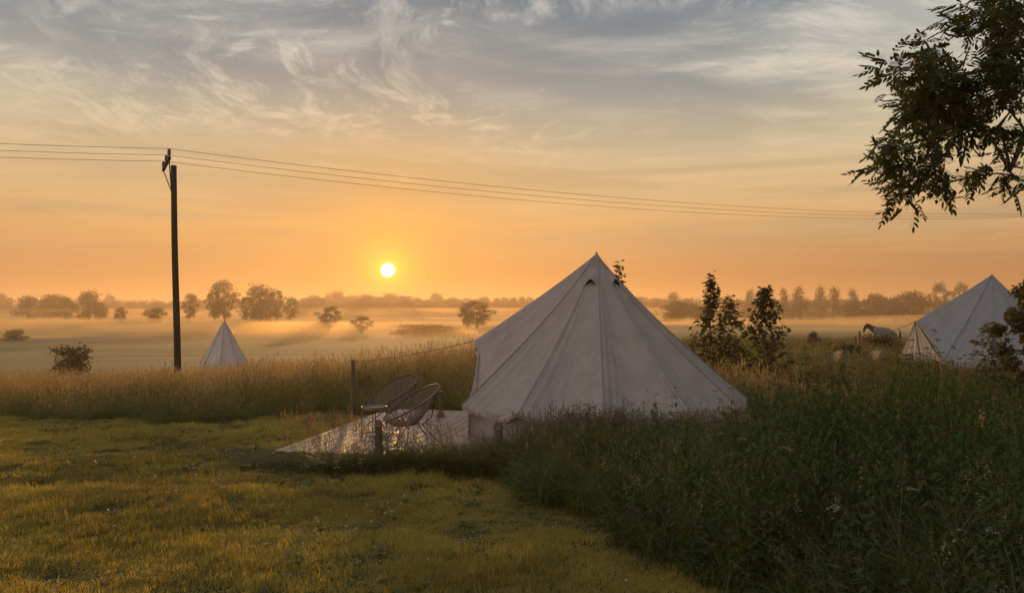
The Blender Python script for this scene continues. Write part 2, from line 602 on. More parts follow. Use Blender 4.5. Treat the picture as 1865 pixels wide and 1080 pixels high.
# ------------------------------------------------------------------ ground
def build_ground():
    rad = np.concatenate([np.arange(.4, 20, .16), np.geomspace(20, 2250, 130)])
    A = 540
    # denser ahead
    s = np.linspace(-math.pi, math.pi, A, endpoint=False)
    th = s - .62 * np.sin(s)
    X = rad[:, None] * np.sin(th)[None, :]
    Y = rad[:, None] * np.cos(th)[None, :]
    P = np.stack([X, Y, H(X, Y)], -1)
    mb = MB()
    mb.grid(P, True)
    k = np.arange(A)
    mb.add(np.vstack([P[0], [[0, 0, h1(0, 0)]]]), t=np.stack([k, (k + 1) % A, np.full(A, A)], 1))
    o = mb.build('ground', M_ground, smooth=True)
    tag(o, kind='structure')


build_ground()


# ------------------------------------------------------------------ grass and weed tufts (instanced as stuff)
def blades(n, h, r, w, lean, rs, levels=4, droop=.35):
    ang = rs.uniform(0, 2 * math.pi, n)
    rr = r * np.sqrt(rs.uniform(0, 1, n))
    bx, by = rr * np.cos(ang), rr * np.sin(ang)
    hh = h * rs.uniform(.55, 1.1, n)
    az = rs.uniform(0, 2 * math.pi, n)
    ln = lean * rs.uniform(.2, 1.2, n)
    t = np.linspace(0, 1, levels)
    wd = w * (1 - t ** 1.6 * .93)
    x = bx[:, None] + np.cos(az)[:, None] * (ln * hh)[:, None] * t ** 2
    y = by[:, None] + np.sin(az)[:, None] * (ln * hh)[:, None] * t ** 2
    z = hh[:, None] * (t - droop * ln[:, None] * t ** 3)
    fa = az + math.pi / 2 + rs.normal(0, .5, n)
    sx, sy = np.cos(fa)[:, None] * wd[None, :] / 2, np.sin(fa)[:, None] * wd[None, :] / 2
    P = np.empty((n, levels, 2, 3))
    P[:, :, 0] = np.stack([x - sx, y - sy, z], -1)
    P[:, :, 1] = np.stack([x + sx, y + sy, z], -1)
    b = (np.arange(n) * levels * 2)[:, None]
    j = (np.arange(levels - 1) * 2)[None, :]
    i0 = (b + j)
    q = np.stack([i0, i0 + 1, i0 + 3, i0 + 2], -1).reshape(-1, 4)
    tips = np.stack([x[:, -1], y[:, -1], z[:, -1]], -1)
    return P.reshape(-1, 3), q, tips, np.stack([np.cos(az), np.sin(az)], -1)


def cards(P, D, N, L, W, k=4):
    """leaf-like diamonds: base P, direction D, normal-ish N, length L, width W"""
    D = D / (np.linalg.norm(D, axis=1, keepdims=True) + 1e-9)
    S = np.cross(D, N)
    S /= (np.linalg.norm(S, axis=1, keepdims=True) + 1e-9)
    L = np.broadcast_to(np.asarray(L, float), (len(P),))[:, None]
    W = np.broadcast_to(np.asarray(W, float), (len(P),))[:, None]
    V = np.stack([P, P + D * L * .45 + S * W / 2, P + D * L, P + D * L * .45 - S * W / 2], 1)
    return V.reshape(-1, 3), np.arange(len(P) * 4).reshape(-1, 4)


def unit(rs, n):
    v = rs.normal(size=(n, 3))
    return v / np.linalg.norm(v, axis=1, keepdims=True)


def join(parts, name, mats):
    vs, fs, mi, n = [], [], [], 0
    for v, f, m in parts:
        f = np.asarray(f)
        vs.append(v)
        fs.append(f + n)
        mi.append(np.full(len(f), m))
        n += len(v)
    return fast_mesh(name, np.concatenate(vs), fs, mats, np.concatenate(mi))


def tuft_set(prefix, makers):
    c = bpy.data.collections.new(prefix)
    for i, mk in enumerate(makers):
        o = bpy.data.objects.new('%s_%02d' % (prefix, i), mk)
        c.objects.link(o)
    return c


def scatter(name, col, pts, rot, scl, idx, label, cat):
    me = bpy.data.meshes.new(name)
    n = len(pts)
    me.vertices.add(n)
    me.vertices.foreach_set('co', np.asarray(pts, np.float32).ravel())
    for an, ty, key, arr in (('rot', 'FLOAT_VECTOR', 'vector', rot), ('scl', 'FLOAT_VECTOR', 'vector', scl), ('idx', 'INT', 'value', idx)):
        a = me.attributes.new(an, ty, 'POINT')
        a.data.foreach_set(key, np.asarray(arr, np.int32 if ty == 'INT' else np.float32).ravel())
    o = mobj(name, me)
    ng = bpy.data.node_groups.new(name, 'GeometryNodeTree')
    ng.interface.new_socket('Geometry', in_out='INPUT', socket_type='NodeSocketGeometry')
    ng.interface.new_socket('Geometry', in_out='OUTPUT', socket_type='NodeSocketGeometry')
    N = ng.nodes
    gi, go = N.new('NodeGroupInput'), N.new('NodeGroupOutput')
    ci = N.new('GeometryNodeCollectionInfo')
    ci.inputs['Collection'].default_value = col
    ci.inputs['Separate Children'].default_value = True
    ci.inputs['Reset Children'].default_value = True
    iop = N.new('GeometryNodeInstanceOnPoints')
    iop.inputs['Pick Instance'].default_value = True

    def attr(nm, ty):
        a = N.new('GeometryNodeInputNamedAttribute')
        a.data_type = ty
        a.inputs['Name'].default_value = nm
        return a.outputs['Attribute']
    L = ng.links
    L.new(gi.outputs[0], iop.inputs['Points'])
    L.new(ci.outputs[0], iop.inputs['Instance'])
    L.new(attr('idx', 'INT'), iop.inputs['Instance Index'])
    L.new(attr('rot', 'FLOAT_VECTOR'), iop.inputs['Rotation'])
    L.new(attr('scl', 'FLOAT_VECTOR'), iop.inputs['Scale'])
    L.new(iop.outputs[0], go.inputs[0])
    md = o.modifiers.new('tufts', 'NODES')
    md.node_group = ng
    return tag(o, label, cat, kind='stuff')


def scat_xy(name, col, x, y, label, cat, smin=.8, smax=1.25, nvar=4, hmul=None, tilt=.12, sink=.01, rs=None):
    rs = rs or rng
    n = len(x)
    pts = np.stack([x, y, H(x, y) - sink], -1)
    rot = np.stack([rs.normal(0, tilt, n), rs.normal(0, tilt, n), rs.uniform(0, 6.28, n)], -1)
    s = rs.uniform(smin, smax, n)
    scl = np.stack([s, s, s * (1 if hmul is None else hmul)], -1)
    return scatter(name, col, pts, rot, scl, rs.integers(0, nvar, n), label, cat)


def wedge(n, y0, y1, rs, marg=1.0, left=True, right=True, power=1.0, umax=.70):
    """points spread over the ground that lies ahead, evenly per square metre (power 1) or denser near (power<1)"""
    yy = y0 + (y1 - y0) * rs.uniform(0, 1, n) ** (1 / power)
    hw = umax * yy + marg
    xx = rs.uniform(-1, 1, n)
    keep = rs.uniform(0, 1, n) < hw / (umax * y1 + marg)
    if power != 1.0:
        keep = np.ones(n, bool)
    return (xx * hw)[keep], yy[keep]


def nz2(x, y, s, o=0.0):
    return np.array([mnoise.noise(Vector((a * s + o, b * s - o, o))) for a, b in zip(x, y)])


# lawn
rs = np.random.default_rng(11)
lawn_makers = []
for k in range(6):
    v, q, tp, _ = blades(80, .036 + .005 * k, .13, .0046, .8, rs, 3)
    parts = [(v, q, 0)]
    if k == 5:
        v, q, tp, _ = blades(16, .085, .10, .004, .6, rs, 4)
        parts.append((v, q, 0))
    lawn_makers.append(join(parts, 'lawn_tuft', [M_lawn]))
c_lawn = tuft_set('lawn_tuft', lawn_makers)
x, y = wedge(30000, 2.6, 17.5, rs, 1.6)
xa, ya = wedge(9000, 2.6, 8, rs, 1.2)
x, y = np.concatenate([x, xa]), np.concatenate([y, ya])
ok = ~tall_zone(x, y) & ~on_deck(x, y, .04) & ~in_tent(x, y, 0) & ~(x > hedge_edge(y) + .3) & (x < 3)
x, y = x[ok], y[ok]
nn = nz2(x, y, 1.1, 3.7)
n2 = nz2(x, y, .35, 9.1)
n3 = nz2(x * .8, y * 1.6, 1.5, 21.0)
hm = np.clip(.85 + 1.0 * nn + .4 * n2, .3, 1.6) * np.where(n3 < -.26, .22, 1)
scat_xy('lawn_grass', c_lawn, x, y, 'short mown grass of the lawn in front of the deck', 'grass', .85, 1.35, 6, hm, .15, .004, rs)


# low broad-leaved weeds in the lawn
def rosette(rs, n, L):
    a = rs.uniform(0, 6.28, n)
    D = np.stack([np.cos(a), np.sin(a), rs.uniform(.15, .7, n)], -1)
    v, q = cards(np.zeros((n, 3)) + D * .006, D, np.tile([[0, 0, 1.]], (n, 1)) + rs.normal(0, .2, (n, 3)), L * rs.uniform(.6, 1.1, n), L * .38)
    return join([(v, q, 0)], 'rosette', [M_green])


c_ros = tuft_set('rosette', [rosette(rs, 9, .075), rosette(rs, 12, .06), rosette(rs, 7, .095)])
x, y = wedge(2600, 3.0, 14, rs, .6)
ok = ~tall_zone(x, y) & ~on_deck(x, y, .1) & (x < hedge_edge(y) - .05) & ((nz2(x, y, .9, 41.0) > .15) | (rs.uniform(size=len(x)) < .12))
x, y = x[ok], y[ok]
scat_xy('lawn_weeds', c_ros, x, y, 'low broad leaved weeds and plantains in the mown lawn', 'weeds', .8, 1.5, 3, None, .15, -.012, rs)


# clover and small yellow flowers in the lawn
def flower(rs, mat, r=.011, n=14, stem=.07):
    mb_v, mb_q, _, _ = blades(1, stem, .001, .003, .2, rs, 3)
    c = mb_v[-1]
    P = np.repeat(c[None], n, 0)
    D = unit(rs, n)
    D[:, 2] = np.abs(D[:, 2]) + .1
    v, q = cards(P, D, unit(rs, n), r, r * .7)
    return join([(mb_v, mb_q, 0), (v, q, 1)], 'clover', [M_lawn, mat])


c_flw = tuft_set('clover', [flower(rs, M_clover, .012), flower(rs, M_clover, .014, 18, .07), flower(rs, M_yellow, .014, 8, .09)])
x, y = wedge(2600, 3.5, 11, rs, .5)
ok = ~tall_zone(x, y) & ~on_deck(x, y, .3) & (x < hedge_edge(y) - .3) & ((nz2(x, y, .8, 5.5) > .26) | (rs.uniform(size=len(x)) < .06))
x, y = x[ok], y[ok]
scat_xy('lawn_clover', c_flw, x, y, 'white clover heads and small yellow flowers dotted over the mown lawn', 'wildflowers', .8, 1.3, 3, None, .1, .0, rs)


# tall meadow grass: leafy blades + stems with seed heads
def meadow_clump(rs, mats, h=.85, n=34, ns=12, r=.22, bladeh=.6, mat2=True, headlen=.09, hw=.012):
    v, q, _, _ = blades(n, h * bladeh, r, .008, .55, rs, 4)
    parts = [(v, q, 0)]
    v, q, tip, az = blades(ns, h, r, .0035, .22, rs, 4)
    parts.append((v, q, 0))
    m = 7
    P = np.repeat(tip, m, 0) - np.stack([np.zeros(ns * m)] * 2 + [np.tile(np.linspace(0, headlen, m), ns)], -1)
    D = unit(rs, ns * m) * .5
    D[:, 2] += .8
    D[:, :2] += np.repeat(az, m, 0) * .3
    v, q = cards(P, D, unit(rs, ns * m), headlen * .38, hw)
    parts.append((v, q, 1))
    return join(parts, 'meadow_clump', mats)


c_mead = tuft_set('meadow_clump', [meadow_clump(rs, [M_tall, M_seed], .85 + .06 * k, 30 + 4 * k, 10 + 2 * k) for k in range(5)])
c_mead2 = tuft_set('green_clump', [meadow_clump(rs, [M_green, M_seed2], .80 + .06 * k, 40 + 4 * k, 6 + 2 * k, bladeh=.75) for k in range(5)])
x, y = wedge(26000, 13.2, 62, rs, 6, umax=.74)
xb, yb = wedge(9000, 13.2, 24, rs, 4, umax=.74)
x, y = np.concatenate([x, xb]), np.concatenate([y, yb])
ok = tall_zone(x, y) & ~on_deck(x, y, .3) & ~in_tent(x, y, .25)
ok &= ~((y > 27) & (x < -4) & (rs.uniform(size=len(x)) < .7)) & ~((y > 36) & (x < 0))
# mown strip round the right tent
ok &= ~((np.hypot(x - 14.5, y - 22.8) < 1.6))
x, y = x[ok], y[ok]
yt = np.interp(x, [-60, -10.3, -7.7, -6.1, -5.2, -3.7, -2.6, 4, 5, 60], [15.6, 15.0, 14.4, 13.8, 14.3, 16.3, 15.2, 15.2, 11.5, 9.5])
edge = sstep(0, 2.8, y - yt)
rightw = sstep(2, 8, x)
hm = (1 - rightw) * (.36 + (.30 + .36 * sstep(-13, -2.5, x)) * edge) + rightw * (.50 + .1 * sstep(30, 45, y))
hm = hm * (1 + .35 * nz2(x, y, .45, 2.0)) * (1 + .18 * sstep(-5, -1.5, x) * (1 - rightw))
isg = rs.uniform(size=len(x)) < np.clip(.12 + .78 * rightw + .5 * (1 - edge) * (1 - rightw), 0, 1)
scat_xy('meadow_grass', c_mead, x[~isg], y[~isg], 'tall golden seeding meadow grass beyond the lawn', 'grass', .85, 1.15, 5, hm[~isg], .1, .02, rs)
scat_xy('green_meadow_grass', c_mead2, x[isg], y[isg], 'darker green meadow grass around the far tent and saplings', 'grass', .85, 1.15, 5, hm[isg], .12, .02, rs)

# rank green grass mixed through hedge and weed band
def rank_clump(rs, h, n, heads=0):
    v, q, tip, az = blades(n, h, .10, .012, .8, rs, 6, .45)
    parts = [(v, q, 0)]
    if heads:
        v, q, tip, az = blades(heads, h * 1.35, .10, .003, .45, rs, 5)
        parts.append((v, q, 0))
        m = 12
        hl = .10
        P = np.repeat(tip, m, 0) - np.stack([np.zeros(heads * m)] * 2 + [np.tile(np.linspace(-.01, hl, m), heads)], -1)
        P[:, :2] -= np.repeat(az, m, 0) * np.tile(np.linspace(-.01, hl * .7, m), heads)[:, None]
        D = unit(rs, heads * m)
        v, q = cards(P, D, unit(rs, heads * m), .022, .010)
        parts.append((v, q, 1))
    return join(parts, 'rank_clump', [M_green, M_seed2])


def stalks(rs):
    v, q, tip, az = blades(7, .98, .16, .007, .5, rs, 6, .3)
    v2, q2, _, _ = blades(9, .62, .14, .014, 1.0, rs, 6, .5)
    m = 9
    P = np.repeat(tip, m, 0) - np.stack([np.zeros(7 * m)] * 2 + [np.tile(np.linspace(0, .11, m), 7)], -1)
    v3, q3 = cards(P, unit(rs, 7 * m), unit(rs, 7 * m), .026, .011)
    return join([(v, q, 0), (v2, q2, 0), (v3, q3, 1)], 'stalks', [M_tall, M_seed])


c_rank = tuft_set('rank_clump', [rank_clump(rs, .62, 26), rank_clump(rs, .85, 22), rank_clump(rs, .7, 18, 6), rank_clump(rs, .6, 22, 9)])
c_stalk = tuft_set('stalk_clump', [stalks(rs), stalks(rs), stalks(rs)])


def near_area(n, x0, x1, y0, y1, rs):
    return rs.uniform(x0, x1, n), rs.uniform(y0, y1, n)


x, y = near_area(9500, -1.2, 11, 1.0, 13.5, rs)
ok = hedge_zone(x, y) & ~in_tent(x, y, .1) & ~on_deck(x, y, .02) & ~((y < 6.5) & (x > 2.2) & (rs.uniform(size=len(x)) < .45))
x, y = x[ok], y[ok]
dist = np.clip((x - hedge_edge(y)) / .5, 0, 1)
hm = (.55 + .5 * dist) * np.where(y > 8.3, .8, 1)
x2, y2 = near_area(5000, -3.6, .1, 8.7, 10.2, rs)
ok = weed_band(x2, y2) & ~on_deck(x2, y2, .0)
x2, y2 = x2[ok][:1200], y2[ok][:1200]
hm2 = np.full(len(x2), .55) * np.interp(x2, [-3.4, -2.4, -1.4, 0], [.4, .75, .95, 1.1])
# loose fringe round tent and deck back
ang = rs.uniform(R(-170), R(20), 420)
x3, y3 = TC[0] + (TR + rs.uniform(-.02, .5, 420)) * np.cos(ang), TC[1] + (TR + rs.uniform(-.02, .5, 420)) * np.sin(ang)
k3 = ~on_deck(x3, y3, .02)
x3, y3 = x3[k3], y3[k3]
X, Y = np.concatenate([x, x2, x3]), np.concatenate([y, y2, y3])
hm = np.concatenate([hm, hm2, np.full(len(x3), .75)])
hm *= np.where((X < .15) & (Y > 9.25), .45, 1) * np.where((X < .1) & (Y > 8.4), .8, 1)
scat_xy('rank_grass', c_rank, X, Y, 'long dark green grass growing through the nettles and along the deck edge', 'grass', .75, 1.2, 4, hm, .16, .02, rs)


xs_, ys_ = near_area(2600, .5, 11, 2.5, 12, rs)
ks_ = hedge_zone(xs_, ys_) & (xs_ > hedge_edge(ys_) + .3) & ~in_tent(xs_, ys_, .5)
xs_, ys_ = xs_[ks_][:750], ys_[ks_][:750]
scat_xy('seeding_stalks', c_stalk, xs_, ys_, 'pale seeding grass stalks standing above the nettle bed', 'grass', .7, 1.1, 3, np.full(len(xs_), .95), .15, .02, rs)

# pinkish flowering grasses right in front of the tent
c_fl = tuft_set('flowering_grass', [meadow_clump(rs, [M_green, M_seed3], .62 + .05 * k, 8, 9, .16, .5, headlen=.11, hw=.010) for k in range(3)])
x4 = np.concatenate([rs.normal(.95, .30, 90), rs.uniform(.3, 3.0, 60)])
y4 = TC[1] - np.sqrt(np.maximum(.2, (TR + rs.uniform(.15, .7, 150)) ** 2 - (x4 - TC[0]) ** 2))
x5, y5 = near_area(900, -2.9, -.2, 8.9, 10.2, rs)
k5 = weed_band(x5, y5)
x4, y4 = np.concatenate([x4, x5[k5][:34]]), np.concatenate([y4, y5[k5][:34]])
scat_xy('flowering_grass', c_fl, x4, y4, 'thin pinkish flowering grasses standing against the foot of the large tent', 'grass', .85, 1.2, 3, None, .14, .02, rs)


# nettles
def nettle(rs, h=.8):
    n = 11
    st = np.linspace(0, 1, 7)
    lean = rs.normal(0, .07, 2)
    path = np.stack([lean[0] * st ** 2 * h, lean[1] * st ** 2 * h, st * h], -1)
    mb = MB()
    mb.tube(path, .0035 * (1.3 - st), 4, False)
    zs = np.linspace(.12, 1.0, n)
    P, D, L = [], [], []
    for i, zz in enumerate(zs):
        for s in range(2):
            a = (i % 2) * math.pi / 2 + s * math.pi + rs.normal(0, .25)
            base = np.array((lean[0] * zz ** 2 * h, lean[1] * zz ** 2 * h, zz * h))
            P.append(base)
            dr = -.25 - .35 * rs.uniform() + (.6 if zz > .93 else 0)
            D.append((math.cos(a), math.sin(a), dr))
            L.append((.072 - .038 * max(0, zz - .55) * 2) * rs.uniform(.8, 1.2))
        if i % 2 == 0 and zz > .3:      # flower tassel / side shoot leaf
            a = rs.uniform(0, 6.28)
            P.append(base)
            D.append((math.cos(a), math.sin(a), .3))
            L.append(.05)
    P, D, L = np.array(P), np.array(D), np.array(L)
    # each leaf bends: two rows of quads
    Dn = D / np.linalg.norm(D, axis=1, keepdims=True)
    S = np.cross(Dn, np.array([[0, 0, 1.]]))
    S /= np.linalg.norm(S, axis=1, keepdims=True)
    rows = []
    for tt, ww, dz in ((0, .02, 0), (.28, .52, .05), (.65, .40, -.03), (1, .01, -.22)):
        c = P + Dn * (L * tt)[:, None] + np.array([[0, 0, 1.]]) * (L * dz)[:, None]
        fold = np.array([[0, 0, 1.]]) * (L * ww * .18)[:, None]
        rows += [c - S * (L * ww / 2)[:, None] + fold, c, c + S * (L * ww / 2)[:, None] + fold]
    V = np.stack(rows, 1).reshape(-1, 3)
    b = np.arange(len(P)) * 12
    q = np.concatenate([np.stack([b + r * 3 + c, b + r * 3 + c + 1, b + r * 3 + c + 4, b + r * 3 + c + 3], -1) for r in range(3) for c in range(2)])
    tv, tq = np.concatenate(mb.v), np.concatenate(mb.q)
    return join([(tv, tq, 0), (V, q, 0)], 'nettle', [M_nettle])


c_net = tuft_set('nettle', [nettle(rs, .8 + .05 * (k % 3)) for k in range(7)])
x, y = near_area(8600, -1.2, 12, 1.0, 13.0, rs)
ok = hedge_zone(x, y) & ~in_tent(x, y, .15) & ~on_deck(x, y, .1)
ok &= (y < 8.9) | (x > 3.6)
ok &= (nz2(x, y, .7, 8.0) > -.28) | (rs.uniform(size=len(x)) < .25)
x, y = x[ok], y[ok]
dist = np.clip((x - hedge_edge(y)) / .7, 0, 1)
ht = np.interp(x / np.maximum(y, 1) , [-.05, .05, .12, .3, .45], [.50, .60, .74, 1.04, 1.12])
hm = (.45 + .6 * dist) * ht * (1 + .6 * nz2(x, y, .8, 1.0)) * np.where(y > 9.3, .85, 1)
scat_xy('nettle_bed', c_net, x, y, 'dark bed of nettles and weeds beside the tent and the lawn edge', 'nettles', .85, 1.2, 7, hm, .12, .02, rs)
print('nettles', len(x))


# cow parsley / hogweed umbels
def umbel(rs, h=.9, rays=14, r=.07):
    mb = MB()
    top = np.array((rs.normal(0, .05), rs.normal(0, .05), h))
    mb.tube([(0, 0, 0), top * (.5, .5, .55), top], [.004, .003, .002], 4, False)
    P, D = [], []
    for i in range(rays):
        a, rr = rs.uniform(0, 6.28), r * math.sqrt(rs.uniform(.05, 1))
        e = top + np.array((math.cos(a) * rr, math.sin(a) * rr, .05 - rr * rr * 4 + rs.normal(0, .004)))
        mb.tube([top, e], .0011, 3, False)
        for j in range(9):
            P.append(e + rs.normal(0, .005, 3) * (1, 1, .4))
            D.append(rs.normal(0, 1, 3) * (1, 1, .3))
    v, q = cards(np.array(P), np.array(D), np.tile([[0, 0, 1.]], (len(P), 1)) + rs.normal(0, .3, (len(P), 3)), .008, .006)
    P2, D2 = [], []
    for i in range(14):
        a = rs.uniform(0, 6.28)
        P2.append(top * rs.uniform(.1, .6))
        D2.append((math.cos(a), math.sin(a), .4))
    v2, q2 = cards(np.array(P2), np.array(D2), np.tile([[0, 0, 1.]], (14, 1)), .14, .05)
    return join([(np.concatenate(mb.v), np.concatenate(mb.q), 0), (v, q, 1), (v2, q2, 0)], 'umbel', [M_green, M_white])


c_umb = tuft_set('umbel', [umbel(rs, .8 + .08 * k, 11 + 2 * k, .030 + .006 * k) for k in range(4)])
x, y = near_area(420, .5, 10, 3.2, 12, rs)
ok = hedge_zone(x, y) & (x > hedge_edge(y) + .25) & ~in_tent(x, y, .4) & (nz2(x, y, .6, 31.0) > .0)
x, y = x[ok], y[ok]
xm, ym = wedge(330, 14, 30, rs, 1)
k = tall_zone(xm, ym) & ~in_tent(xm, ym, .4) & (nz2(xm, ym, .3, 12.0) > .02)
X, Y = np.concatenate([x, xm[k]]), np.concatenate([y, ym[k]])
scat_xy('cow_parsley', c_umb, X, Y, 'small white umbel flowers standing among the nettles and meadow grass', 'wildflowers', .7, 1.05, 4,
        np.concatenate([np.full(len(x), .92), np.full(k.sum(), .8)]), .1, 0, rs)

# ------------------------------------------------------------------ trees
def rot_between(d):
    return Vector(d).to_track_quat('Z', 'Y').to_matrix()


def leaf_cloud(rs, blobs, n, size, flat=.0, shell=.55, asp=.6):
    """blobs: list of (x,y,z,rx,ry,rz)"""
    B = np.array(blobs, float)
    vol = (B[:, 3] * B[:, 4] * B[:, 5]) ** .75
    k = rs.choice(len(B), n, p=vol / vol.sum())
    u = unit(rs, n)
    r = rs.uniform(shell ** 3, 1, n) ** (1 / 3)
    P = B[k, :3] + u * r[:, None] * B[k, 3:6] * (1 + rs.normal(0, .08, (n, 1)))
    D = unit(rs, n)
    D[:, 2] *= (1 - flat)
    return cards(P, D, unit(rs, n) + np.array([[0, 0, flat * 3]]), size * rs.uniform(.6, 1.3, n), size * asp * rs.uniform(.6, 1.2, n))


def branch_tree(mb, base, ends, r0, rs, bend=.12, trunk_top=None, ex=.62):
    """connects end points to a trunk: each joins the nearest earlier node closer to the root"""
    base = np.array(base, float)
    nodes, rad, par = [base], [0], [-1]
    if trunk_top is not None:
        m = 6
        for i in range(1, m + 1):
            p = base + (np.array(trunk_top) - base) * i / m
            p[:2] += rs.normal(0, .02 * np.linalg.norm(np.array(trunk_top) - base), 2) * (i < m)
            nodes.append(p)
            par.append(len(nodes) - 2)
    E = sorted([np.array(e, float) for e in ends], key=lambda e: np.linalg.norm(e - base))
    for e in E:
        N = np.array(nodes)
        d = np.linalg.norm(N - e, axis=1)
        pen = d + .6 * np.maximum(0, N[:, 2] - e[2] + .05 * d) + .25 * np.linalg.norm(N - base, axis=1)
        j = int(np.argmin(pen[1:])) + 1 if len(N) > 1 else 0
        nodes.append(e)
        par.append(j)
    cnt = np.ones(len(nodes))
    for i in range(len(nodes) - 1, 0, -1):
        cnt[par[i]] += cnt[i]
    rr = np.maximum(r0 * (cnt / cnt[0]) ** ex, r0 * .03)
    for i in range(1, len(nodes)):
        a, b = nodes[par[i]], nodes[i]
        L = np.linalg.norm(b - a)
        mid = (a + b) / 2 + rs.normal(0, bend * L * .5, 3) + np.array((0, 0, bend * L * .4))
        mid1, mid2 = (a * .45 + mid * .55), (b * .45 + mid * .55)
        ra = min(rr[par[i]], rr[i] * 1.5)
        mb.tube([a, mid1, mid2, b], [ra, ra * .85 + rr[i] * .1, rr[i] * .95, rr[i] * .8], 6 if r0 > .03 else 5, False)


FAR = {}


def far_proto(kind, seed):
    """unit meshes: crown and trunk of a tree 1 m high, roughly 1 m wide"""
    rs = np.random.default_rng(seed)
    blobs = []
    if kind == 'round':
        for i in range(24):
            a, rr, zz = rs.uniform(0, 6.28), rs.uniform(.05, .36), .12 + .72 * (i / 23)
            rr *= min(1.0, 1.25 * math.sin(math.pi * min(1, (zz + .12) / 1.06)))
            s = rs.uniform(.12, .19)
            blobs.append((math.cos(a) * rr, math.sin(a) * rr, zz, s, s, s * .8))
        n, sz, tt = 3600, .05, .75
    elif kind == 'open':
        for i in range(46):
            a, zz = rs.uniform(0, 6.28), .16 + .76 * (i / 45)
            rr = rs.uniform(.12, .40) * math.sin(math.pi * min(1, max(.1, (zz - .1) / .95)))
            s = rs.uniform(.07, .12)
            blobs.append((math.cos(a) * rr, math.sin(a) * rr, zz, s, s, s * .7))
        n, sz, tt = 4200, .034, .9
    elif kind == 'poplar':
        for i in range(30):
            zz = .08 + .84 * i / 29
            rr = .33 * (1.02 - zz) ** .7 * rs.uniform(.3, 1)
            a = rs.uniform(0, 6.28)
            s = rs.uniform(.07, .14) * (1.35 - zz * .85)
            blobs.append((math.cos(a) * rr, math.sin(a) * rr, zz, s, s, s * 1.3))
        n, sz, tt = 3800, .034, .95
    elif kind == 'bush':
        for i in range(18):
            a, rr, zz = rs.uniform(0, 6.28), rs.uniform(0, .38), rs.uniform(.06, .72)
            rr *= (1.05 - zz * .75)
            s = rs.uniform(.13, .22)
            blobs.append((math.cos(a) * rr, math.sin(a) * rr, zz, s, s, s))
        n, sz, tt = 2600, .055, .5
    v, q = leaf_cloud(rs, blobs, n, sz, shell=.3 if kind != 'round' else .45)
    # stray sprays for a ragged outline
    k = rs.integers(0, len(blobs), 160)
    B = np.array(blobs)[k]
    u = unit(rs, 160)
    v2, q2 = cards(B[:, :3] + u * B[:, 3:6] * rs.uniform(1.0, 1.25, (160, 1)), u, unit(rs, 160), sz * 1.4, sz * .5)
    crown = join([(v, q, 0), (v2, q2, 0)], 'crown', [M_far])
    mb = MB()
    branch_tree(mb, (0, 0, -.03), [b[:3] for b in blobs if b[2] > .3], .035 if kind != 'bush' else .02, rs, .1, (0, 0, tt * .55))
    trunk = fast_mesh('trunk', np.concatenate(mb.v), [np.concatenate(mb.q)], [M_bark], smooth=True)
    return crown, trunk


for kd, seeds in (('round', (1, 2, 3, 4)), ('open', (5, 6)), ('poplar', (7, 8, 9)), ('bush', (10, 11, 12))):
    FAR[kd] = [far_proto(kd, s) for s in seeds]

ORD = ['first', 'second', 'third', 'fourth', 'fifth', 'sixth', 'seventh', 'eighth', 'ninth', 'tenth', 'eleventh', 'twelfth', 'thirteenth', 'fourteenth', 'fifteenth',
       'sixteenth', 'seventeenth', 'eighteenth', 'nineteenth', 'twentieth', 'twenty-first', 'twenty-second', 'twenty-third', 'twenty-fourth']


def put_tree(kind, px, top, wpx, D, label, group=None, name=None, base_z=None, var=None):
    p = PX(px, top, D)
    gz = h1(p.x, D) if base_z is None else base_z
    hh = p.z - gz
    w = wpx / F * D / (.80 if kind != 'poplar' else .52)
    cr, tr = FAR[kind][(random.randrange(9) if var is None else var) % len(FAR[kind])]
    nm = name or {'round': 'broadleaf_tree', 'open': 'broadleaf_tree', 'poplar': 'poplar_tree', 'bush': 'bush'}[kind]
    t = thing(nm, (p.x, D, gz), random.uniform(0, 6.28), label, 'bush' if nm == 'bush' else 'tree', group)
    t.scale = (w, w, hh)
    a = link(bpy.data.objects.new('crown', cr), t)
    b = link(bpy.data.objects.new('trunk', tr), t)
    return t


# named single trees and bushes of the valley
put_tree('round', 52, 537, 46, 520, 'broad hazy tree, dark mass at the far left of the field edge')
put_tree('round', 92, 535, 50, 540, 'hazy tree just right of the broad one at the far field edge')
put_tree('round', 118, 538, 40, 500, 'low hazy tree touching the tall round one beyond the left field')
put_tree('round', 163, 528, 54, 470, 'tallest dark round tree beyond the field left of the pole')
put_tree('round', 182, 548, 26, 460, 'small tree leaning on the right side of the tall round tree')
put_tree('round', 220, 558, 22, 420, 'tiny dark bush on the far field left of the pole', name='bush')
put_tree('round', 283, 559, 40, 400, 'low wide bush on the far field close left of the pole', name='bush')
put_tree('open', 345, 533, 36, 420, 'slender hazy tree right behind the utility pole')
put_tree('open', 392, 528, 38, 405, 'tree filling the left side of the open domed one above the small tent')
put_tree('open', 410, 509, 62, 400, 'tall open domed tree above the small tent', var=1)
put_tree('round', 475, 517, 64, 400, 'dense flat topped tree right of the open domed tree', var=2)
put_tree('open', 447, 540, 34, 398, 'low tree between the open domed tree and the dense flat topped one')
put_tree('open', 505, 527, 44, 405, 'spreading right shoulder of the dense tree group')
put_tree('open', 529, 541, 34, 400, 'small tree on two stems at the right end of the group')
put_tree('open', 600, 556, 50, 285, 'rounded single tree in the mist right of the small tent', var=0)
put_tree('open', 659, 575, 42, 262, 'small squat tree standing in the bright mist under the sun', var=1)
put_tree('open', 869, 546, 66, 300, 'wide bushy tree in the mist close left of the large tent', var=0)
put_tree('open', 851, 556, 30, 298, 'bare limbed tree at the left side of the wide bushy one')
put_tree('bush', 765, 587, 96, 250, 'long low dark thicket in the mist', name='bush')
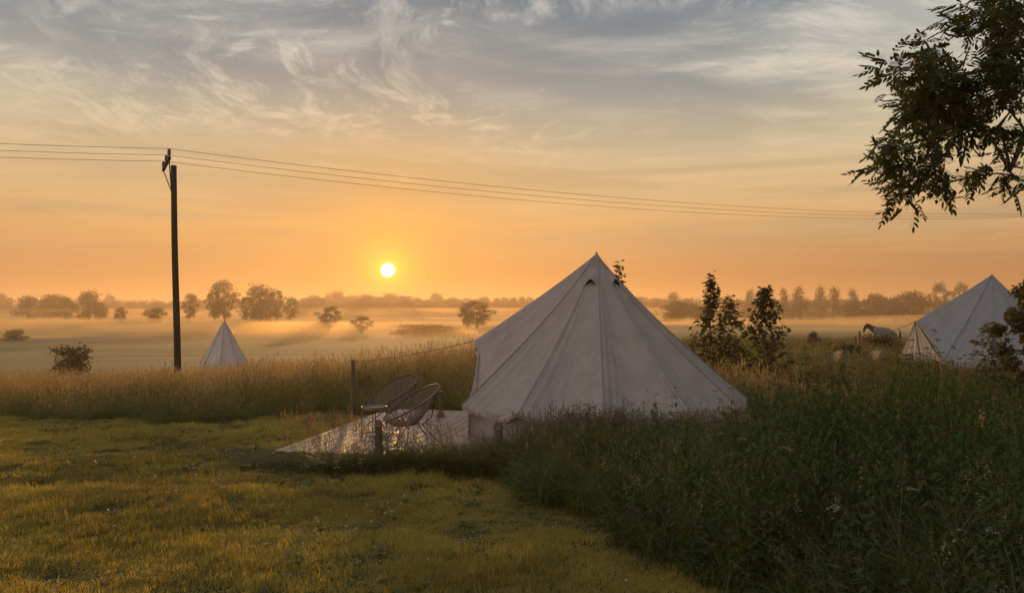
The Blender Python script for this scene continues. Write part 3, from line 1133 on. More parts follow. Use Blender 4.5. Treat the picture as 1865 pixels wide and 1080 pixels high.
put_tree('bush', 800, 590, 80, 252, 'right end of the long low thicket beneath the wide tree', name='bush')
put_tree('bush', 732, 597, 40, 248, 'low left tail of the long thicket', name='bush')
put_tree('bush', 28, 596, 46, 190, 'flat heap of scrub on the left field', name='bush')
put_tree('bush', 130, 614, 78, 50, 'dark windswept bush standing alone at the back of the meadow', name='bush', var=0)
put_tree('bush', 1482, 597, 34, 44, 'round leafy bush on the misty field left of the horse', name='bush', var=1)
put_tree('round', 1232, 546, 76, 380, 'big round shadowy tree just right of the large tent')
put_tree('round', 1275, 555, 46, 380, 'lower round tree beside the big shadowy one behind the saplings')
put_tree('round', 1592, 532, 60, 430, 'broad domed tree among the poplars right of centre in the row')
put_tree('round', 1560, 545, 50, 425, 'low rounded tree filling the gap left of the broad domed one')
put_tree('round', 1658, 527, 70, 420, 'widest dark domed tree in the row left of the far tent')
put_tree('round', 1632, 540, 40, 430, 'small domed tree between the two broad domed ones')
pop = [(1327, 536, 30), (1368, 525, 30), (1426, 523, 27), (1456, 520, 36), (1493, 518, 30), (1518, 520, 34), (1552, 525, 28), (1709, 513, 38), (1753, 513, 38)]
for i, (px, top, w) in enumerate(pop):
    put_tree('poplar' if px < 1700 else 'open', px, top, w * (1.15 if px < 1700 else 1), 460 + (i * 37) % 50, 'hazy upright poplar, %s from the left of the row behind the horse field' % ORD[i], 'poplars in the misty row', name='poplar_tree')
# the far skyline
sky_l = [(2, 533, 26), (70, 545, 40), (104, 534, 26), (198, 533, 18), (212, 546, 24), (238, 548, 30), (262, 547, 26), (290, 548, 36), (318, 547, 30), (362, 545, 30), (455, 540, 36)]
for i, (px, top, w) in enumerate(sky_l):
    put_tree('round', px, top, w * 1.3, 800 + (i * 53) % 160, 'faint round tree, %s from the left along the skyline at the pole side' % ORD[i], 'trees on the far skyline')
sky_m = [(555, 541, 38), (575, 537, 40), (612, 529, 32), (640, 536, 40), (668, 534, 40), (690, 538, 30), (714, 533, 38), (738, 537, 34), (760, 541, 30), (795, 532, 24), (780, 545, 34), (822, 541, 36), (848, 541, 34),
         (878, 540, 34), (905, 541, 20), (920, 539, 18), (935, 540, 18), (950, 538, 18), (965, 539, 20), (985, 540, 24)]
for i, (px, top, w) in enumerate(sky_m):
    put_tree('round', px, top, w * 1.3, 780 + (i * 61) % 190, 'faint round tree, %s from the left on the skyline under the sun' % ORD[i], 'trees on the far skyline')
sky_r = [(1015, 542, 40), (1130, 541, 40), (1165, 538, 34), (1198, 541, 40), (1226, 531, 24), (1252, 541, 40), (1300, 534, 34), (1345, 545, 40), (1400, 545, 44), (1440, 548, 36), (1475, 545, 34), (1535, 544, 40), (1610, 545, 40), (1690, 545, 44), (1730, 546, 40), (1780, 540, 50), (1840, 541, 50)]
for i, (px, top, w) in enumerate(sky_r):
    put_tree('round', px, top, w * 1.3, 620 + (i * 61) % 190, 'faint round tree, %s from the left on the skyline right of the large tent apex' % ORD[i], 'trees on the far skyline')

# distant wood mass along the horizon
rs = np.random.default_rng(77)
vs, qs, n = [], [], 0
bl = []
for i in range(420):
    a = rs.uniform(-.95, .95)
    D = rs.uniform(1150, 1500)
    x0 = a * D
    hh = rs.uniform(17, 27)
    bl.append((x0, D, h1(x0, D) + hh * .45, rs.uniform(12, 26), 10, hh * .55))
v, q = leaf_cloud(rs, bl, 70000, 3.6, shell=.7, asp=.8)
o = mobj('distant_wood', fast_mesh('distant_wood', v, q, [M_far]))
tag(o, 'continuous faint wood along the whole horizon in the haze', 'wood', kind='stuff')


# ---- near saplings with real leaves
def palmate(rs, P, D, N, size):
    """five lobed leaves: 11-gon each"""
    D = D / np.linalg.norm(D, axis=1, keepdims=True)
    S = np.cross(D, N)
    S /= np.linalg.norm(S, axis=1, keepdims=True) + 1e-9
    pr = [(0, 0), (.22, .02), (.50, .18), (.27, .32), (.46, .68), (.16, .62), (0, 1.0), (-.16, .62), (-.46, .68), (-.27, .32), (-.50, .18), (-.22, .02)]
    size = np.broadcast_to(size, (len(P),))[:, None]
    Nn = np.cross(S, D)
    V = np.stack([P + S * a * size + D * b * size - Nn * (abs(a) * .3) * size for a, b in pr], 1)
    k = len(pr)
    i = np.arange(len(P))[:, None] * k
    quads = np.concatenate([i + np.array([[0, 1, 2, 3]]), i + np.array([[0, 3, 4, 5]]), i + np.array([[0, 5, 6, 7]]), i + np.array([[0, 7, 8, 9]]), i + np.array([[0, 9, 10, 11]])])
    return V.reshape(-1, 3), quads


def sapling(px, top, base_py, wpx, D, label, seed, nleaf=600, lsize=.12, name='maple_sapling', lean=0.0, profile=None, mat=None, group=None, start=.10):
    nleaf = int(nleaf * 1.7)
    rs = np.random.default_rng(seed)
    p = PX(px, top, D)
    gz = h1(p.x, D)
    hh = p.z - gz
    W = wpx / F * D / 2 * 1.12
    t = thing(name, (p.x - lean, D, gz), 0, label, 'sapling', group)
    prof = profile or [(0, .5), (.15, .85), (.35, 1.0), (.6, .8), (.8, .45), (1, .08)]
    pz, pw = zip(*prof)
    ends, P, Dr, N = [], [], [], []
    nb = int(22 + hh * 11)
    for i in range(nb):
        zz = start + (1 - start) * (i + rs.uniform()) / nb
        a = i * 2.4 + rs.normal(0, .4)
        w = W * np.interp(zz, pz, pw) * rs.uniform(.55, 1.08)
        ax = lean * zz
        e = np.array((ax + math.cos(a) * w, math.sin(a) * w, hh * min(1.0, zz + .03)))
        ends.append(e)
        m = max(3, int(nleaf / nb))
        tt = rs.uniform(.25, 1.05, m)
        root = np.array((ax * .9, 0, hh * max(.05, zz - .10)))
        base = root + (e - root) * tt[:, None] + rs.normal(0, .035, (m, 3))
        P.append(base + rs.normal(0, .045, (m, 3)))
        d = np.stack([np.cos(a + rs.normal(0, .9, m)), np.sin(a + rs.normal(0, .9, m)), -.45 + rs.normal(0, .25, m)], -1)
        Dr.append(d)
    P, Dr = np.concatenate(P), np.concatenate(Dr)
    N = np.tile([[0, 0, 1.]], (len(P), 1)) + rs.normal(0, .3, (len(P), 3))
    v, q = palmate(rs, P, Dr, N, lsize * rs.uniform(.6, 1.2, len(P)))
    mobj('crown', fast_mesh('crown', v, q, [mat or M_maple]), t)
    mb = MB()
    branch_tree(mb, (0, 0, -.05), ends, .022 * hh / 2.3, rs, .08, (lean * .85, 0, hh * .88))
    mobj('trunk', fast_mesh('trunk', np.concatenate(mb.v), [np.concatenate(mb.q)], [M_bark], smooth=True), t)
    return t


sapling(1296, 503, 665, 74, 20.5, 'tallest slim young maple with a thin leading tip, leftmost of the three', 1, 520, .135, lean=.15,
        profile=[(0, .5), (.2, .9), (.4, 1), (.58, .72), (.72, .55), (.82, .30), (.92, .2), (1, .05)])
sapling(1328, 541, 665, 58, 20.8, 'shorter airy young maple between the slim one and the dense one', 2, 380, .13, profile=[(0, .6), (.3, .9), (.6, 1), (.85, .6), (1, .2)])
sapling(1392, 523, 668, 100, 21.5, 'dense dark young maple with a broad crown, rightmost of the three', 3, 900, .135)
sapling(1127, 478, 640, 44, 19.5, 'thin leafy tree top poking up behind the apex of the large tent', 4, 300, .10, name='young_tree')
sapling(1808, 588, 668, 70, 16.5, 'spindly young tree with spreading leaves in front of the grey tent', 5, 150, .13, name='young_tree', start=.35, profile=[(0, .2), (.4, .8), (.7, 1), (1, .35)])
put_tree('bush', 1262, 603, 10, 19, 'thin weedy plant rising above the meadow right of the large tent', name='tall_weed', var=2)


def leafy_shrub(px, top, wpx, D, label, seed, n=2600, size=.075, mat=None, depth=1.0, name='shrub'):
    rs = np.random.default_rng(seed)
    p = PX(px, top, D)
    gz = h1(p.x, D)
    hh = p.z - gz
    W = wpx / F * D / 2
    t = thing(name, (p.x, D, gz), 0, label, 'shrub')
    blobs = []
    for i in range(30):
        zz = rs.uniform(.06, .92)
        w = W * (1.0 - .55 * max(0, zz - .45)) * rs.uniform(.1, .85)
        a = rs.uniform(0, 6.28)
        s = rs.uniform(.13, .24) * W + .06
        blobs.append((math.cos(a) * w, math.sin(a) * w * depth, zz * hh, s, s, s * .8))
    B = np.array(blobs)
    k = rs.integers(0, len(B), n)
    u = unit(rs, n)
    P = B[k, :3] + u * B[k, 3:6] * rs.uniform(.35, 1.15, (n, 1))
    d = u * .6 + rs.normal(0, .5, (n, 3)) - np.array([[0, 0, .5]])
    v, q = palmate(rs, P, d, np.tile([[0, 0, 1.]], (n, 1)) + rs.normal(0, .4, (n, 3)), size * rs.uniform(.6, 1.25, n))
    mobj('crown', fast_mesh('crown', v, q, [mat or M_maple]), t)
    mb = MB()
    branch_tree(mb, (0, 0, -.05), [b[:3] for b in blobs], .05, rs, .1, (0, 0, hh * .4))
    mobj('trunk', fast_mesh('trunk', np.concatenate(mb.v), [np.concatenate(mb.q)], [M_bark], smooth=True), t)
    return t


leafy_shrub(1868, 503, 120, 15.5, 'tall dark shrub overlapping the right side of the grey tent', 21, 3600, .10)
leafy_shrub(1603, 607, 78, 36, 'rounded dark bush hiding the legs of the horse', 22, 1700, .11)
leafy_shrub(1545, 628, 60, 30, 'scruffy low bush behind the two string chairs by the far tent', 23, 1100, .10)
leafy_shrub(1640, 625, 50, 33, 'low bush squeezed between the horse and the door of the grey tent', 24, 1000, .10)


# ---- ash tree overhanging from the right
def ash_tree():
    rs = np.random.default_rng(5)
    bx, by = 10.6, 9.6
    t = thing('ash_tree', (bx, by, h1(bx, by)), 0, 'big dark leafy tree whose branches hang into the top right sky', 'tree')
    off = np.array((bx, by, h1(bx, by)))
    poly = np.array([(1880, -30), (1750, -20), (1742, 22), (1738, 62), (1792, 78), (1755, 108), (1700, 95), (1662, 98), (1612, 108), (1610, 128), (1655, 158), (1618, 178), (1618, 210), (1650, 232), (1640, 258), (1590, 272),
                     (1582, 316), (1604, 350), (1612, 392), (1640, 402), (1660, 372), (1700, 352), (1722, 376), (1742, 372), (1730, 330), (1742, 300), (1790, 305), (1830, 318), (1880, 325)], float)

    def inside(px, py):
        c = False
        j = len(poly) - 1
        for i in range(len(poly)):
            if (poly[i, 1] > py) != (poly[j, 1] > py) and px < (poly[j, 0] - poly[i, 0]) * (py - poly[i, 1]) / (poly[j, 1] - poly[i, 1]) + poly[i, 0]:
                c = not c
            j = i
        return c
    ends, inner = [], []
    while len(ends) < 112:
        px, py = rs.uniform(1575, 1880), rs.uniform(-30, 405)
        if all(inside(px + ax_, py + ay_) for ax_, ay_ in ((0, 40), (0, -14), (-34, 0), (10, 10))):
            ends.append(np.array(PX(px, py - 14, rs.uniform(8.0, 10.2))))
    for px, py in ((1800, 318), (1838, 312), (1722, 335), (1628, 362), (1645, 350), (1618, 262), (1620, 300), (1620, 118), (1650, 112), (1690, 92), (1765, 20), (1752, 44), (1800, 10), (1775, 60), (1855, 325), (1848, 42), (1795, 312), (1705, 310), (1722, 340)):
        ends.append(np.array(PX(px, py, rs.uniform(8.4, 9.4))))
    vis = len(ends)
    for i in range(150):    # the rest of the crown, outside the picture
        a, el = rs.uniform(0, 6.28), rs.uniform(-.35, 1.3)
        rr = rs.uniform(.7, 1.0)
        e = np.array((bx + .6 + math.cos(a) * math.cos(el) * 3.4 * rr, by + math.sin(a) * math.cos(el) * 3.6 * rr, 5.3 + math.sin(el) * 3.2 * rr))
        if e[0] / max(e[1], .5) > .73 or e[2] > 6.8:
            ends.append(e)
    P, D, N, S = [], [], [], []
    mbs = MB()
    for ci, e in enumerate(ends):
        nl = 12 if ci < vis else 6
        outw = e - np.array((bx, by, 4.6))
        outw /= np.linalg.norm(outw)
        for j in range(nl):
            d = outw * .5 + rs.normal(0, .75, 3) + np.array((0, 0, .05))
            d /= np.linalg.norm(d)
            root = e + rs.normal(0, .085, 3)
            L = rs.uniform(.16, .26)
            up = np.array((0, 0, 1.)) + rs.normal(0, .3, 3)
            side = np.cross(d, up)
            side /= np.linalg.norm(side)
            tip = root + d * L + np.array((0, 0, -.05))
            mbs.tube([root, root + d * L * .5, tip], .0016, 3, False)
            for m in range(4):
                f = .25 + m * .2
                b = root + d * L * f - np.array((0, 0, .05 * f * f))
                for sg in (-1, 1):
                    P.append(b)
                    D.append(d * .75 + side * sg * .9 + np.array((0, 0, -.18)))
                    N.append(up)
                    S.append(rs.uniform(.065, .10))
            P.append(tip)
            D.append(d)
            N.append(up)
            S.append(.09)
    P, D, N, S = np.array(P) - off, np.array(D), np.array(N), np.array(S)
    D /= np.linalg.norm(D, axis=1, keepdims=True)
    side = np.cross(D, N)
    side /= np.linalg.norm(side, axis=1, keepdims=True) + 1e-9
    nn = np.cross(side, D)
    rows = []
    for tt, ww in ((0, .03), (.3, .26), (.65, .22), (1, .02)):
        c = P + D * (S * tt)[:, None] - nn * (S * tt * tt * .12)[:, None]
        rows += [c - side * (S * ww / 1.25)[:, None], c + side * (S * ww / 1.25)[:, None]]
    V = np.stack(rows, 1).reshape(-1, 3)
    b = np.arange(len(P)) * 8
    q = np.concatenate([np.stack([b + r * 2, b + r * 2 + 1, b + r * 2 + 3, b + r * 2 + 2], -1) for r in range(3)])
    tv = np.concatenate(mbs.v) - off
    mobj('crown', join([(V, q, 0), (tv, np.concatenate(mbs.q), 0)], 'crown', [M_ash]), t)
    mb = MB()
    mb.tube([(0, 0, -.1), (-.05, 0, .5), (-.2, .05, 2.2), (-.5, .1, 4.2)], [.30, .22, .18, .11], 12)
    branch_tree(mb, (0, 0, -.1), [e - off for e in ends], .075, rs, .14, (-.5, .1, 4.2), .75)
    mobj('trunk', fast_mesh('trunk', np.concatenate(mb.v), [np.concatenate(mb.q)], [M_bark], smooth=True), t)


ash_tree()


# ------------------------------------------------------------------ tents
def tent(name, label, C, Rr, corners, apex_z, T, eave_h, mats, seed, sag=.12, door_w=.95, vents=(), door_mat=None, door_bow=0.0, flare=.0, wall_in=.07, door_set=0.0, dcurve=1.0):
    """C centre (x,y); corners = eave corner angles (deg) starting after the door and ending before it; T = top of the door frame"""
    rs = np.random.default_rng(seed)
    gz = h1(*C)
    t = thing(name, (C[0], C[1], gz), 0, label, 'tent')
    O = np.array((C[0], C[1], gz))
    apex = np.array((0, 0, apex_z - gz))
    Tl = np.array(T, float) - O
    cor = []
    for a in corners:
        x_, y_ = Rr * math.cos(R(a)), Rr * math.sin(R(a))
        cor.append(np.array((x_, y_, h1(C[0] + x_, C[1] + y_) - gz + eave_h)))
    M = 32
    K = 34
    segs = []
    def cseg(a, b):
        s = np.linspace(0, 1, M)
        P = a + (b - a) * s[:, None]
        P[:, 2] -= .10 * np.sin(np.pi * s) ** 1.1
        return P, s, 'roof'
    def dseg(a, b, up, k=None):      # eave corner a -> door top b
        s = np.linspace(0, 1, M)
        c1 = np.array((b[0] * .8 + a[0] * .2, b[1] * .55 + a[1] * .45, a[2] + (b[2] - a[2]) * .18))
        c1 = c1 * dcurve + (a + b) / 2 * (1 - dcurve)
        P = ((1 - s) ** 2)[:, None] * a + (2 * s * (1 - s))[:, None] * c1 + (s ** 2)[:, None] * b
        return P, s, 'door'
    for i in range(len(cor) - 1):
        segs.append(cseg(cor[i], cor[i + 1]))
    segs.append(dseg(cor[-1], Tl, True))
    segs.append(dseg(cor[0], Tl, False))
    rows_t = np.linspace(0, 1, K)

    def surf(P, s, kind, tt):
        """roof surface for a boundary strip; tt rows"""
        ap = apex + np.array((0, 0, 0))
        out_ = np.zeros((len(tt), len(s), 3))
        for r_, tv in enumerate(tt):
            q = ap + (P - ap) * max(tv, .012)
            sg = sag if kind == 'roof' else sag * (.3 + .7 * (1 - s if P[0, 2] < P[-1, 2] else s))
            q[:, 2] -= sg * math.sin(math.pi * tv ** .8)
            inward = -q * np.array((1, 1, 0))
            inward /= (np.linalg.norm(inward, axis=1, keepdims=True) + 1e-6)
            amt = .12 * np.sin(np.pi * s) * math.sin(math.pi * min(1, tv * .55 + .05)) * tv
            q += inward * amt[:, None]
            q[:, 2] -= amt * .5
            out_[r_] = q
        return out_

    # roof: one continuous sheet, with pull folds near the corners
    mb = MB()
    for gi, (P, s, kind) in enumerate(segs):
        G = surf(P, s, kind, rows_t)
        for r_, tv in enumerate(rows_t):
            edge = np.minimum(s, 1 - s)
            fold = .065 * np.sin(edge * 46 / (.55 + .8 * (1 - tv)) * .8 + gi) * np.exp(-edge * 6) * np.minimum(1, edge * 14) * tv ** 1.2
            wav = np.array([mnoise.noise(Vector((ss * 3.5 + gi * 7, tv * 1.6, seed))) + .5 * mnoise.noise(Vector((ss * 9 + gi * 7, tv * 2.5, seed + 3))) for ss in s]) * .045 * np.sin(np.pi * s) * tv
            rad = G[r_] * np.array((1, 1, 0))
            rad /= np.linalg.norm(rad, axis=1, keepdims=True) + 1e-6
            G[r_] += rad * (fold + wav)[:, None]
        mb.grid(G)
        # hem strip hanging below the eave
        if kind == 'roof':
            low = G[-1].copy()
            low[:, 2] -= .055 + .01 * np.sin(s * 17)
            mb.grid(np.array([G[-1], low]))
    mb.build('roof', mats[0], t, True)
    # seams on the ridges, one band each
    mb = MB()
    for gi, (P, s, kind) in enumerate(segs):
        G = surf(P, s, kind, rows_t)
        rad = G[:, 0] * np.array((1, 1, 0))
        rad /= np.linalg.norm(rad, axis=1, keepdims=True) + 1e-6
        d = np.cross(rad, np.array((0, 0, 1.)))
        c = G[:, 0] + rad * .005 + np.array((0, 0, .003))
        wd = (.012 + .012 * rows_t)[:, None]
        mb.grid(np.stack([c - d * wd - rad * .004, c, c + d * wd - rad * .004], 1))
    mb.build('seam', mats[1], t, True)
    # cap
    mb = MB()
    mb.tube([apex + (0, 0, -.12), apex + (0, 0, -.03), apex + (0, 0, .015), apex + (0, 0, .03)], [.075, .028, .014, .004], 10)
    mb.build('apex_cap', mats[1], t, True)
    # wall
    mb = MB()
    nw = len(cor) - 1
    for i in range(nw):
        P, s, _ = segs[i]
        top = P * np.array((1, 1, 1.))
        rad = top * np.array((1, 1, 0))
        L = np.linalg.norm(rad, axis=1, keepdims=True)
        rad /= L
        top = top - rad * wall_in
        top[:, 2] += .01
        rowsw = []
        for k in np.linspace(0, 1, 7):
            q = top.copy()
            gzz = H(q[:, 0] + O[0], q[:, 1] + O[1]) - gz - .03
            q[:, 2] = top[:, 2] * (1 - k) + gzz * k
            q += rad * (.012 * np.sin(s * 31 + i * 2 + k * 1.5) * math.sin(math.pi * k) + .03 * k + flare * k)[:, None]
            rowsw.append(q)
        mb.grid(np.array(rowsw))
    mb.build('wall', mats[0], t, True)
    # door front between the two corner curves
    PL = segs[-2][0]       # corner[-1] -> T
    PR = segs[-1][0]       # T -> corner[0]
    left, right = PL[::-1], PR[::-1]   # both from T down
    rowsd = []
    n2 = 40
    ss = np.linspace(0, 1, n2)
    dirT = Tl * np.array((1, 1, 0))
    dirT /= np.linalg.norm(dirT)
    for k in range(M):
        a, b = left[k], right[k]
        q = a + (b - a) * ss[:, None]
        f = k / (M - 1)
        q += dirT * door_set * min(1.0, f * 4)
        q += dirT * (.05 * np.sin(math.pi * ss) * f * door_bow + .035 * np.sin(ss * 34) * f ** 1.3 * np.sin(math.pi * ss) ** .5)[:, None]
        rowsd.append(q)
    last = rowsd[-1].copy()
    for k in (.33, .66, 1):
        q = last.copy()
        g = H(q[:, 0] + O[0], q[:, 1] + O[1]) - gz - .03
        q[:, 2] = last[:, 2] * (1 - k) + g * k
        q += dirT * (.03 * k * np.sin(ss * 34 + .4) + .10 * k * door_bow)[:, None]
        rowsd.append(q)
    mb = MB()
    mb.grid(np.array(rowsd))
    dr = mb.build('door', mats[2], t, True)
    Gd = np.array(rowsd)
    mb = MB()
    mid = Gd[1:, n2 // 2] + dirT * .022
    mb.tube(mid, .012, 5)
    mb.build('zip', M_dark, dr, True)
    # piping along the door edges, on the grey tent coloured as sunlit canvas
    mb = MB()
    for P in (left, right):
        mb.tube(P + dirT * (.012 + door_set), .014, 6)
    mb.build('door_piping', mats[3], dr, True)
    # vents
    for vi in vents:
        P, s, kind = segs[vi]
        t0, t1 = .085, .165
        tt = np.linspace(t0, t1 + .04, 30)
        sidx = np.linspace(.06, .94, 17)
        Pb = np.stack([np.interp(sidx, s, P[:, c]) for c in range(3)], -1)
        Gd_ = surf(Pb, sidx, kind, tt)
        arch = (2 * np.abs(sidx - .5) / .88) ** 2
        rowsv = np.linspace(0, 1, 8)
        G = np.zeros((8, len(sidx), 3))
        for j in range(len(sidx)):
            te = t0 + (t1 + .034 * arch[j] - t0) * rowsv
            for c in range(3):
                G[:, j, c] = np.interp(te, tt, Gd_[:, j, c])
        nrm = G * np.array((1, 1, 0))
        nrm /= np.linalg.norm(nrm, axis=2, keepdims=True)
        nrm = nrm + np.array((0, 0, .75))
        nrm /= np.linalg.norm(nrm, axis=2, keepdims=True)
        ff = (rowsv[:, None] ** 1.2) * np.sin(np.pi * (sidx - .06) / .88)[None, :]
        G2 = G + nrm * (.006 + .085 * ff)[:, :, None]
        mb = MB()
        mb.grid(np.concatenate([G2, (G2[-1] - nrm[-1] * .014)[None]]))
        vh = mb.build('vent_hood', mats[0], t, True)
        mb = MB()
        mb.grid(G[2:] + nrm[2:] * .004)
        mb.build('vent_opening', M_dark, vh, True)
    # centre pole inside
    mb = MB()
    mb.tube([(0, 0, 0), apex + (0, 0, -.05)], .02, 8)
    mb.build('centre_pole', M_metal, t, True)
    return t, [c + O for c in cor], Tl + O


big, cor1, top1 = tent('bell_tent', 'large off-white canvas bell tent beside the wooden deck', TC, TR,
                       [-151, -123, -95, -67, -39, -11, 17, 45, 73, 101, 133][::1], 2.74 + .0, tuple(PX(865, 620, 12.95)), .60,
                       (M_canvas, M_canvas, M_canvas2, M_canvas), 3, .13, vents=(1, 3), door_set=-.10, wall_in=.14)
apx2 = PX(1805, 500, T2[1]).z
tt2, cor2, top2 = tent('bell_tent', 'grey-blue bell tent with a cream door and edge coloured orange like sunlit canvas, partly behind a shrub', T2, 2.80,
                       [-152, -124, -96, -68, -40, -12, 16, 44, 72, 100, 128, 157], apx2, tuple(PX(1667, 585, 25.7)), .14,
                       (M_canvas3, M_canvas3, M_canvas2, simple_mat('painted_sunlit_edge', (.55, .28, .10, 1), None, .8)), 9, .10, door_bow=.35, wall_in=.04, dcurve=.12)  # orange colour stands in for low sun glowing through the door edge

# small tent below the domed tree
def small_tent():
    D = 45
    p = PX(409, 585, D)
    gz = h1(p.x, D)
    t = thing('small_tent', (p.x, D, gz), .2, 'small pale pointed tent behind the meadow, right of the utility pole', 'tent')
    hh = p.z - gz
    Rb = 1.62
    mb = MB()
    n = 8
    rows = []
    for z_, r_ in ((1.0, .02), (.97, .09), (.8, .40), (.55, .83), (.33, 1.24), (.30, 1.30), (.0, 1.62)):
        ring = []
        for k in range(n * 6):
            a = k / (n * 6) * 2 * math.pi
            seg = (k % 6) / 6
            c = math.cos(math.pi / n) / math.cos((seg - .5) * 2 * math.pi / n)
            ring.append((math.cos(a) * r_ * c, math.sin(a) * r_ * c, z_ * hh))
        rows.append(ring)
    mb.grid(np.array(rows), True)
    mb.build('canvas', canvas_mat('pale_canvas', (.62, .56, .52, 1), (.55, .49, .45, 1), .15), t)
    for k in range(n):
        a = (k + .0) / n * 2 * math.pi
        mb = MB()
        mb.tube([(math.cos(a) * r_ * 1.012, math.sin(a) * r_ * 1.012, z_ * hh) for z_, r_ in ((.97, .09), (.8, .40), (.55, .83), (.33, 1.24), (.0, 1.62))], .018, 5)
        mb.build('seam', M_canvas, t)
    mb = MB()
    mb.tube([(0, 0, 0), (0, 0, hh + .08)], .03, 8)
    mb.build('tent_pole', M_post, t)
    for k in range(n):
        a = k / n * 2 * math.pi
        mb = MB()
        mb.box((math.cos(a) * 1.29, math.sin(a) * 1.29, .31 * hh), (.12, .08, .16), a, bevel=.01)
        mb.build('toggle', M_canvas, t)


small_tent()


# ------------------------------------------------------------------ deck and its furniture
def deck():
    z0 = h1(-1.8, 11.5)
    top = -.08
    t = thing('deck', (DA[0], DA[1], top), math.atan2(DU[1], DU[0]), 'weathered wooden plank deck in front of the large tent', 'deck')
    mb = MB()
    x_ = 0.0
    k = 0
    rs = np.random.default_rng(4)
    while x_ < 2.88:
        L0, L1 = rs.uniform(-.015, .015), 4.4 + rs.uniform(-.015, .015)
        mb.box((x_ + .07, (L0 + L1) / 2, -.014 + rs.uniform(-.0015, .0015)), (.136, L1 - L0, .028), 0, bevel=.004)
        x_ += .1445
    mb.build('boards', M_deck, t)
    mb = MB()
    mb.box((1.44, -.03, -.115), (2.9, .04, .17), bevel=.004)
    mb.build('front_beam', M_post, t)
    mb = MB()
    mb.box((-.026, 2.2, -.115), (.04, 4.4, .17), bevel=.004)
    mb.build('side_beam', M_post, t)
    return top


DZ = deck()


def post(name, px, py_top, D, w, label, base_z=None, rnd=True, lean=0, cap=False, group=None):
    p = PX(px, py_top, D)
    gz = h1(p.x, D) if base_z is None else base_z
    t = thing(name, (p.x, D, gz - .02), .3, label, 'post', group)
    hh = p.z - gz + .02
    mb = MB()
    zz = np.linspace(0, hh - .01, 8)
    path = [(lean * z_ / hh + .004 * math.sin(z_ * 9), .004 * math.cos(z_ * 7), z_) for z_ in zz] + [(lean, 0, hh)]
    mb.tube(path, [w / 2] * 8 + [w / 2 * .86], 9)
    mb.build('shaft', M_post, t, True)
    mb = MB()
    c = np.array((lean * .9, 0, hh - min(.08, hh * .2)))
    ang = np.linspace(0, 2 * math.pi * 2, 34)
    mb.tube(np.stack([c[0] + (w / 2 + .006) * np.cos(ang), c[1] + (w / 2 + .006) * np.sin(ang), c[2] + ang * .0022], -1), .006, 5)
    mb.build('rope_wrap', M_rope, t, True)
    return p


pA = post('wooden_post', 643, 655, 14.9, .075, 'tall thin wooden post at the back corner of the deck holding the tent rope')
post('wooden_post', 690, 765, 9.72, .10, 'short thick wooden post at the front edge of the deck')
pC = post('wooden_post', 909, 770, 9.35, .10, 'short wooden post in the weeds in front of the tent wall')
post('wooden_post', 1558, 612, 27, .06, 'thin pale post with a dark top in the weeds by the far tent')
post('wooden_post', 1565.5, 603, 40, .11, 'short dark fence post on the misty field beside the horse')
post('wooden_post', 1436, 614, 36, .04, 'thin stake right of the dense young maple')


def rope(a, b, sag, label, rad=.005):
    a, b = np.array(a, float), np.array(b, float)
    s = np.linspace(0, 1, 16)
    P = a + (b - a) * s[:, None]
    P[:, 2] -= sag * 4 * s * (1 - s)
    o = bpy.data.objects
    mb = MB()
    mb.tube(P - a, rad, 5)
    e = mb.build('guy_rope', M_rope, None, True)
    e.location = a
    return tag(e, label, 'rope')


rope(top1, (pA.x, pA.y, pA.z - .05), .05, 'taut tent rope running from the big tent door top to the tall post', .008)
rope(cor1[1], (pC.x, pC.y, pC.z - .06), .01, 'short tent rope from the eave to the short post in the weeds', .005)
q2 = PX(1628, 602, 24.0)
rope(top2, tuple(PX(1595, 612, 23.6)), .04, 'tent rope stretched left from the top of the grey tent door', .012)
rope(tuple(cor2[-1]), tuple(PX(1590, 668, 24.5)), .02, 'low tent rope from the left eave of the grey tent', .009)


def string_chair(loc, face, label):
    """round string chair: a tilted egg ring, cords drawn to a small lower ring, rod legs"""
    t = thing('string_chair', loc, face, label, 'chair', 'round string garden chairs')
    n = 60
    a = np.linspace(0, 2 * math.pi, n, endpoint=False)
    ax = np.cos(a)
    half = .47
    X = ax * half * .86 + .02
    Y = np.sin(a) * (.38 - .05 * ax)
    Z = .55 - ax * .235
    ring = np.stack([X, Y, Z], -1)
    mb = MB()
    rr = np.vstack([ring, ring[:1]])
    mb.tube(rr, .0125, 8, False)
    mb.build('rim', M_metal, t, True)
    hub = np.stack([.03 + .10 * ax, .085 * np.sin(a), .235 - .02 * ax], -1)
    mb = MB()
    mb.tube(np.vstack([hub, hub[:1]]), .008, 6, False)
    for i in range(n):
        j = i
        p, q = ring[i], hub[j]
        m1 = p * .5 + q * .5 + np.array((0, 0, -.045))
        mb.tube([p, m1, q], .0032, 4, False)
        p2 = (ring[i] + ring[(i + 1) % n]) / 2
        q2_ = (hub[i] + hub[(i + 1) % n]) / 2
        mb.tube([p2, p2 * .5 + q2_ * .5 + np.array((0, 0, -.045)), q2_], .0032, 4, False)
    mb.build('string_seat', M_cord, t, True)
    for (fx, fy) in ((.34, .26), (.34, -.26), (-.30, .27), (-.30, -.27)):
        mb = MB()
        k = (fx * .35, fy * .40, .24)
        up = (fx * .80, fy * 1.15, .55 - (fx / half) * .20)
        mb.tube([(fx, fy, .0), (fx * .55, fy * .6, .15), k], .008, 6)
        mb.tube([k, (fx * .65, fy * .85, .34), up], .008, 6)
        mb.build('leg', M_metal, t, True)
    return t


def on_d(px, D):
    return ((px - 932.5) / F * D, D, DZ)


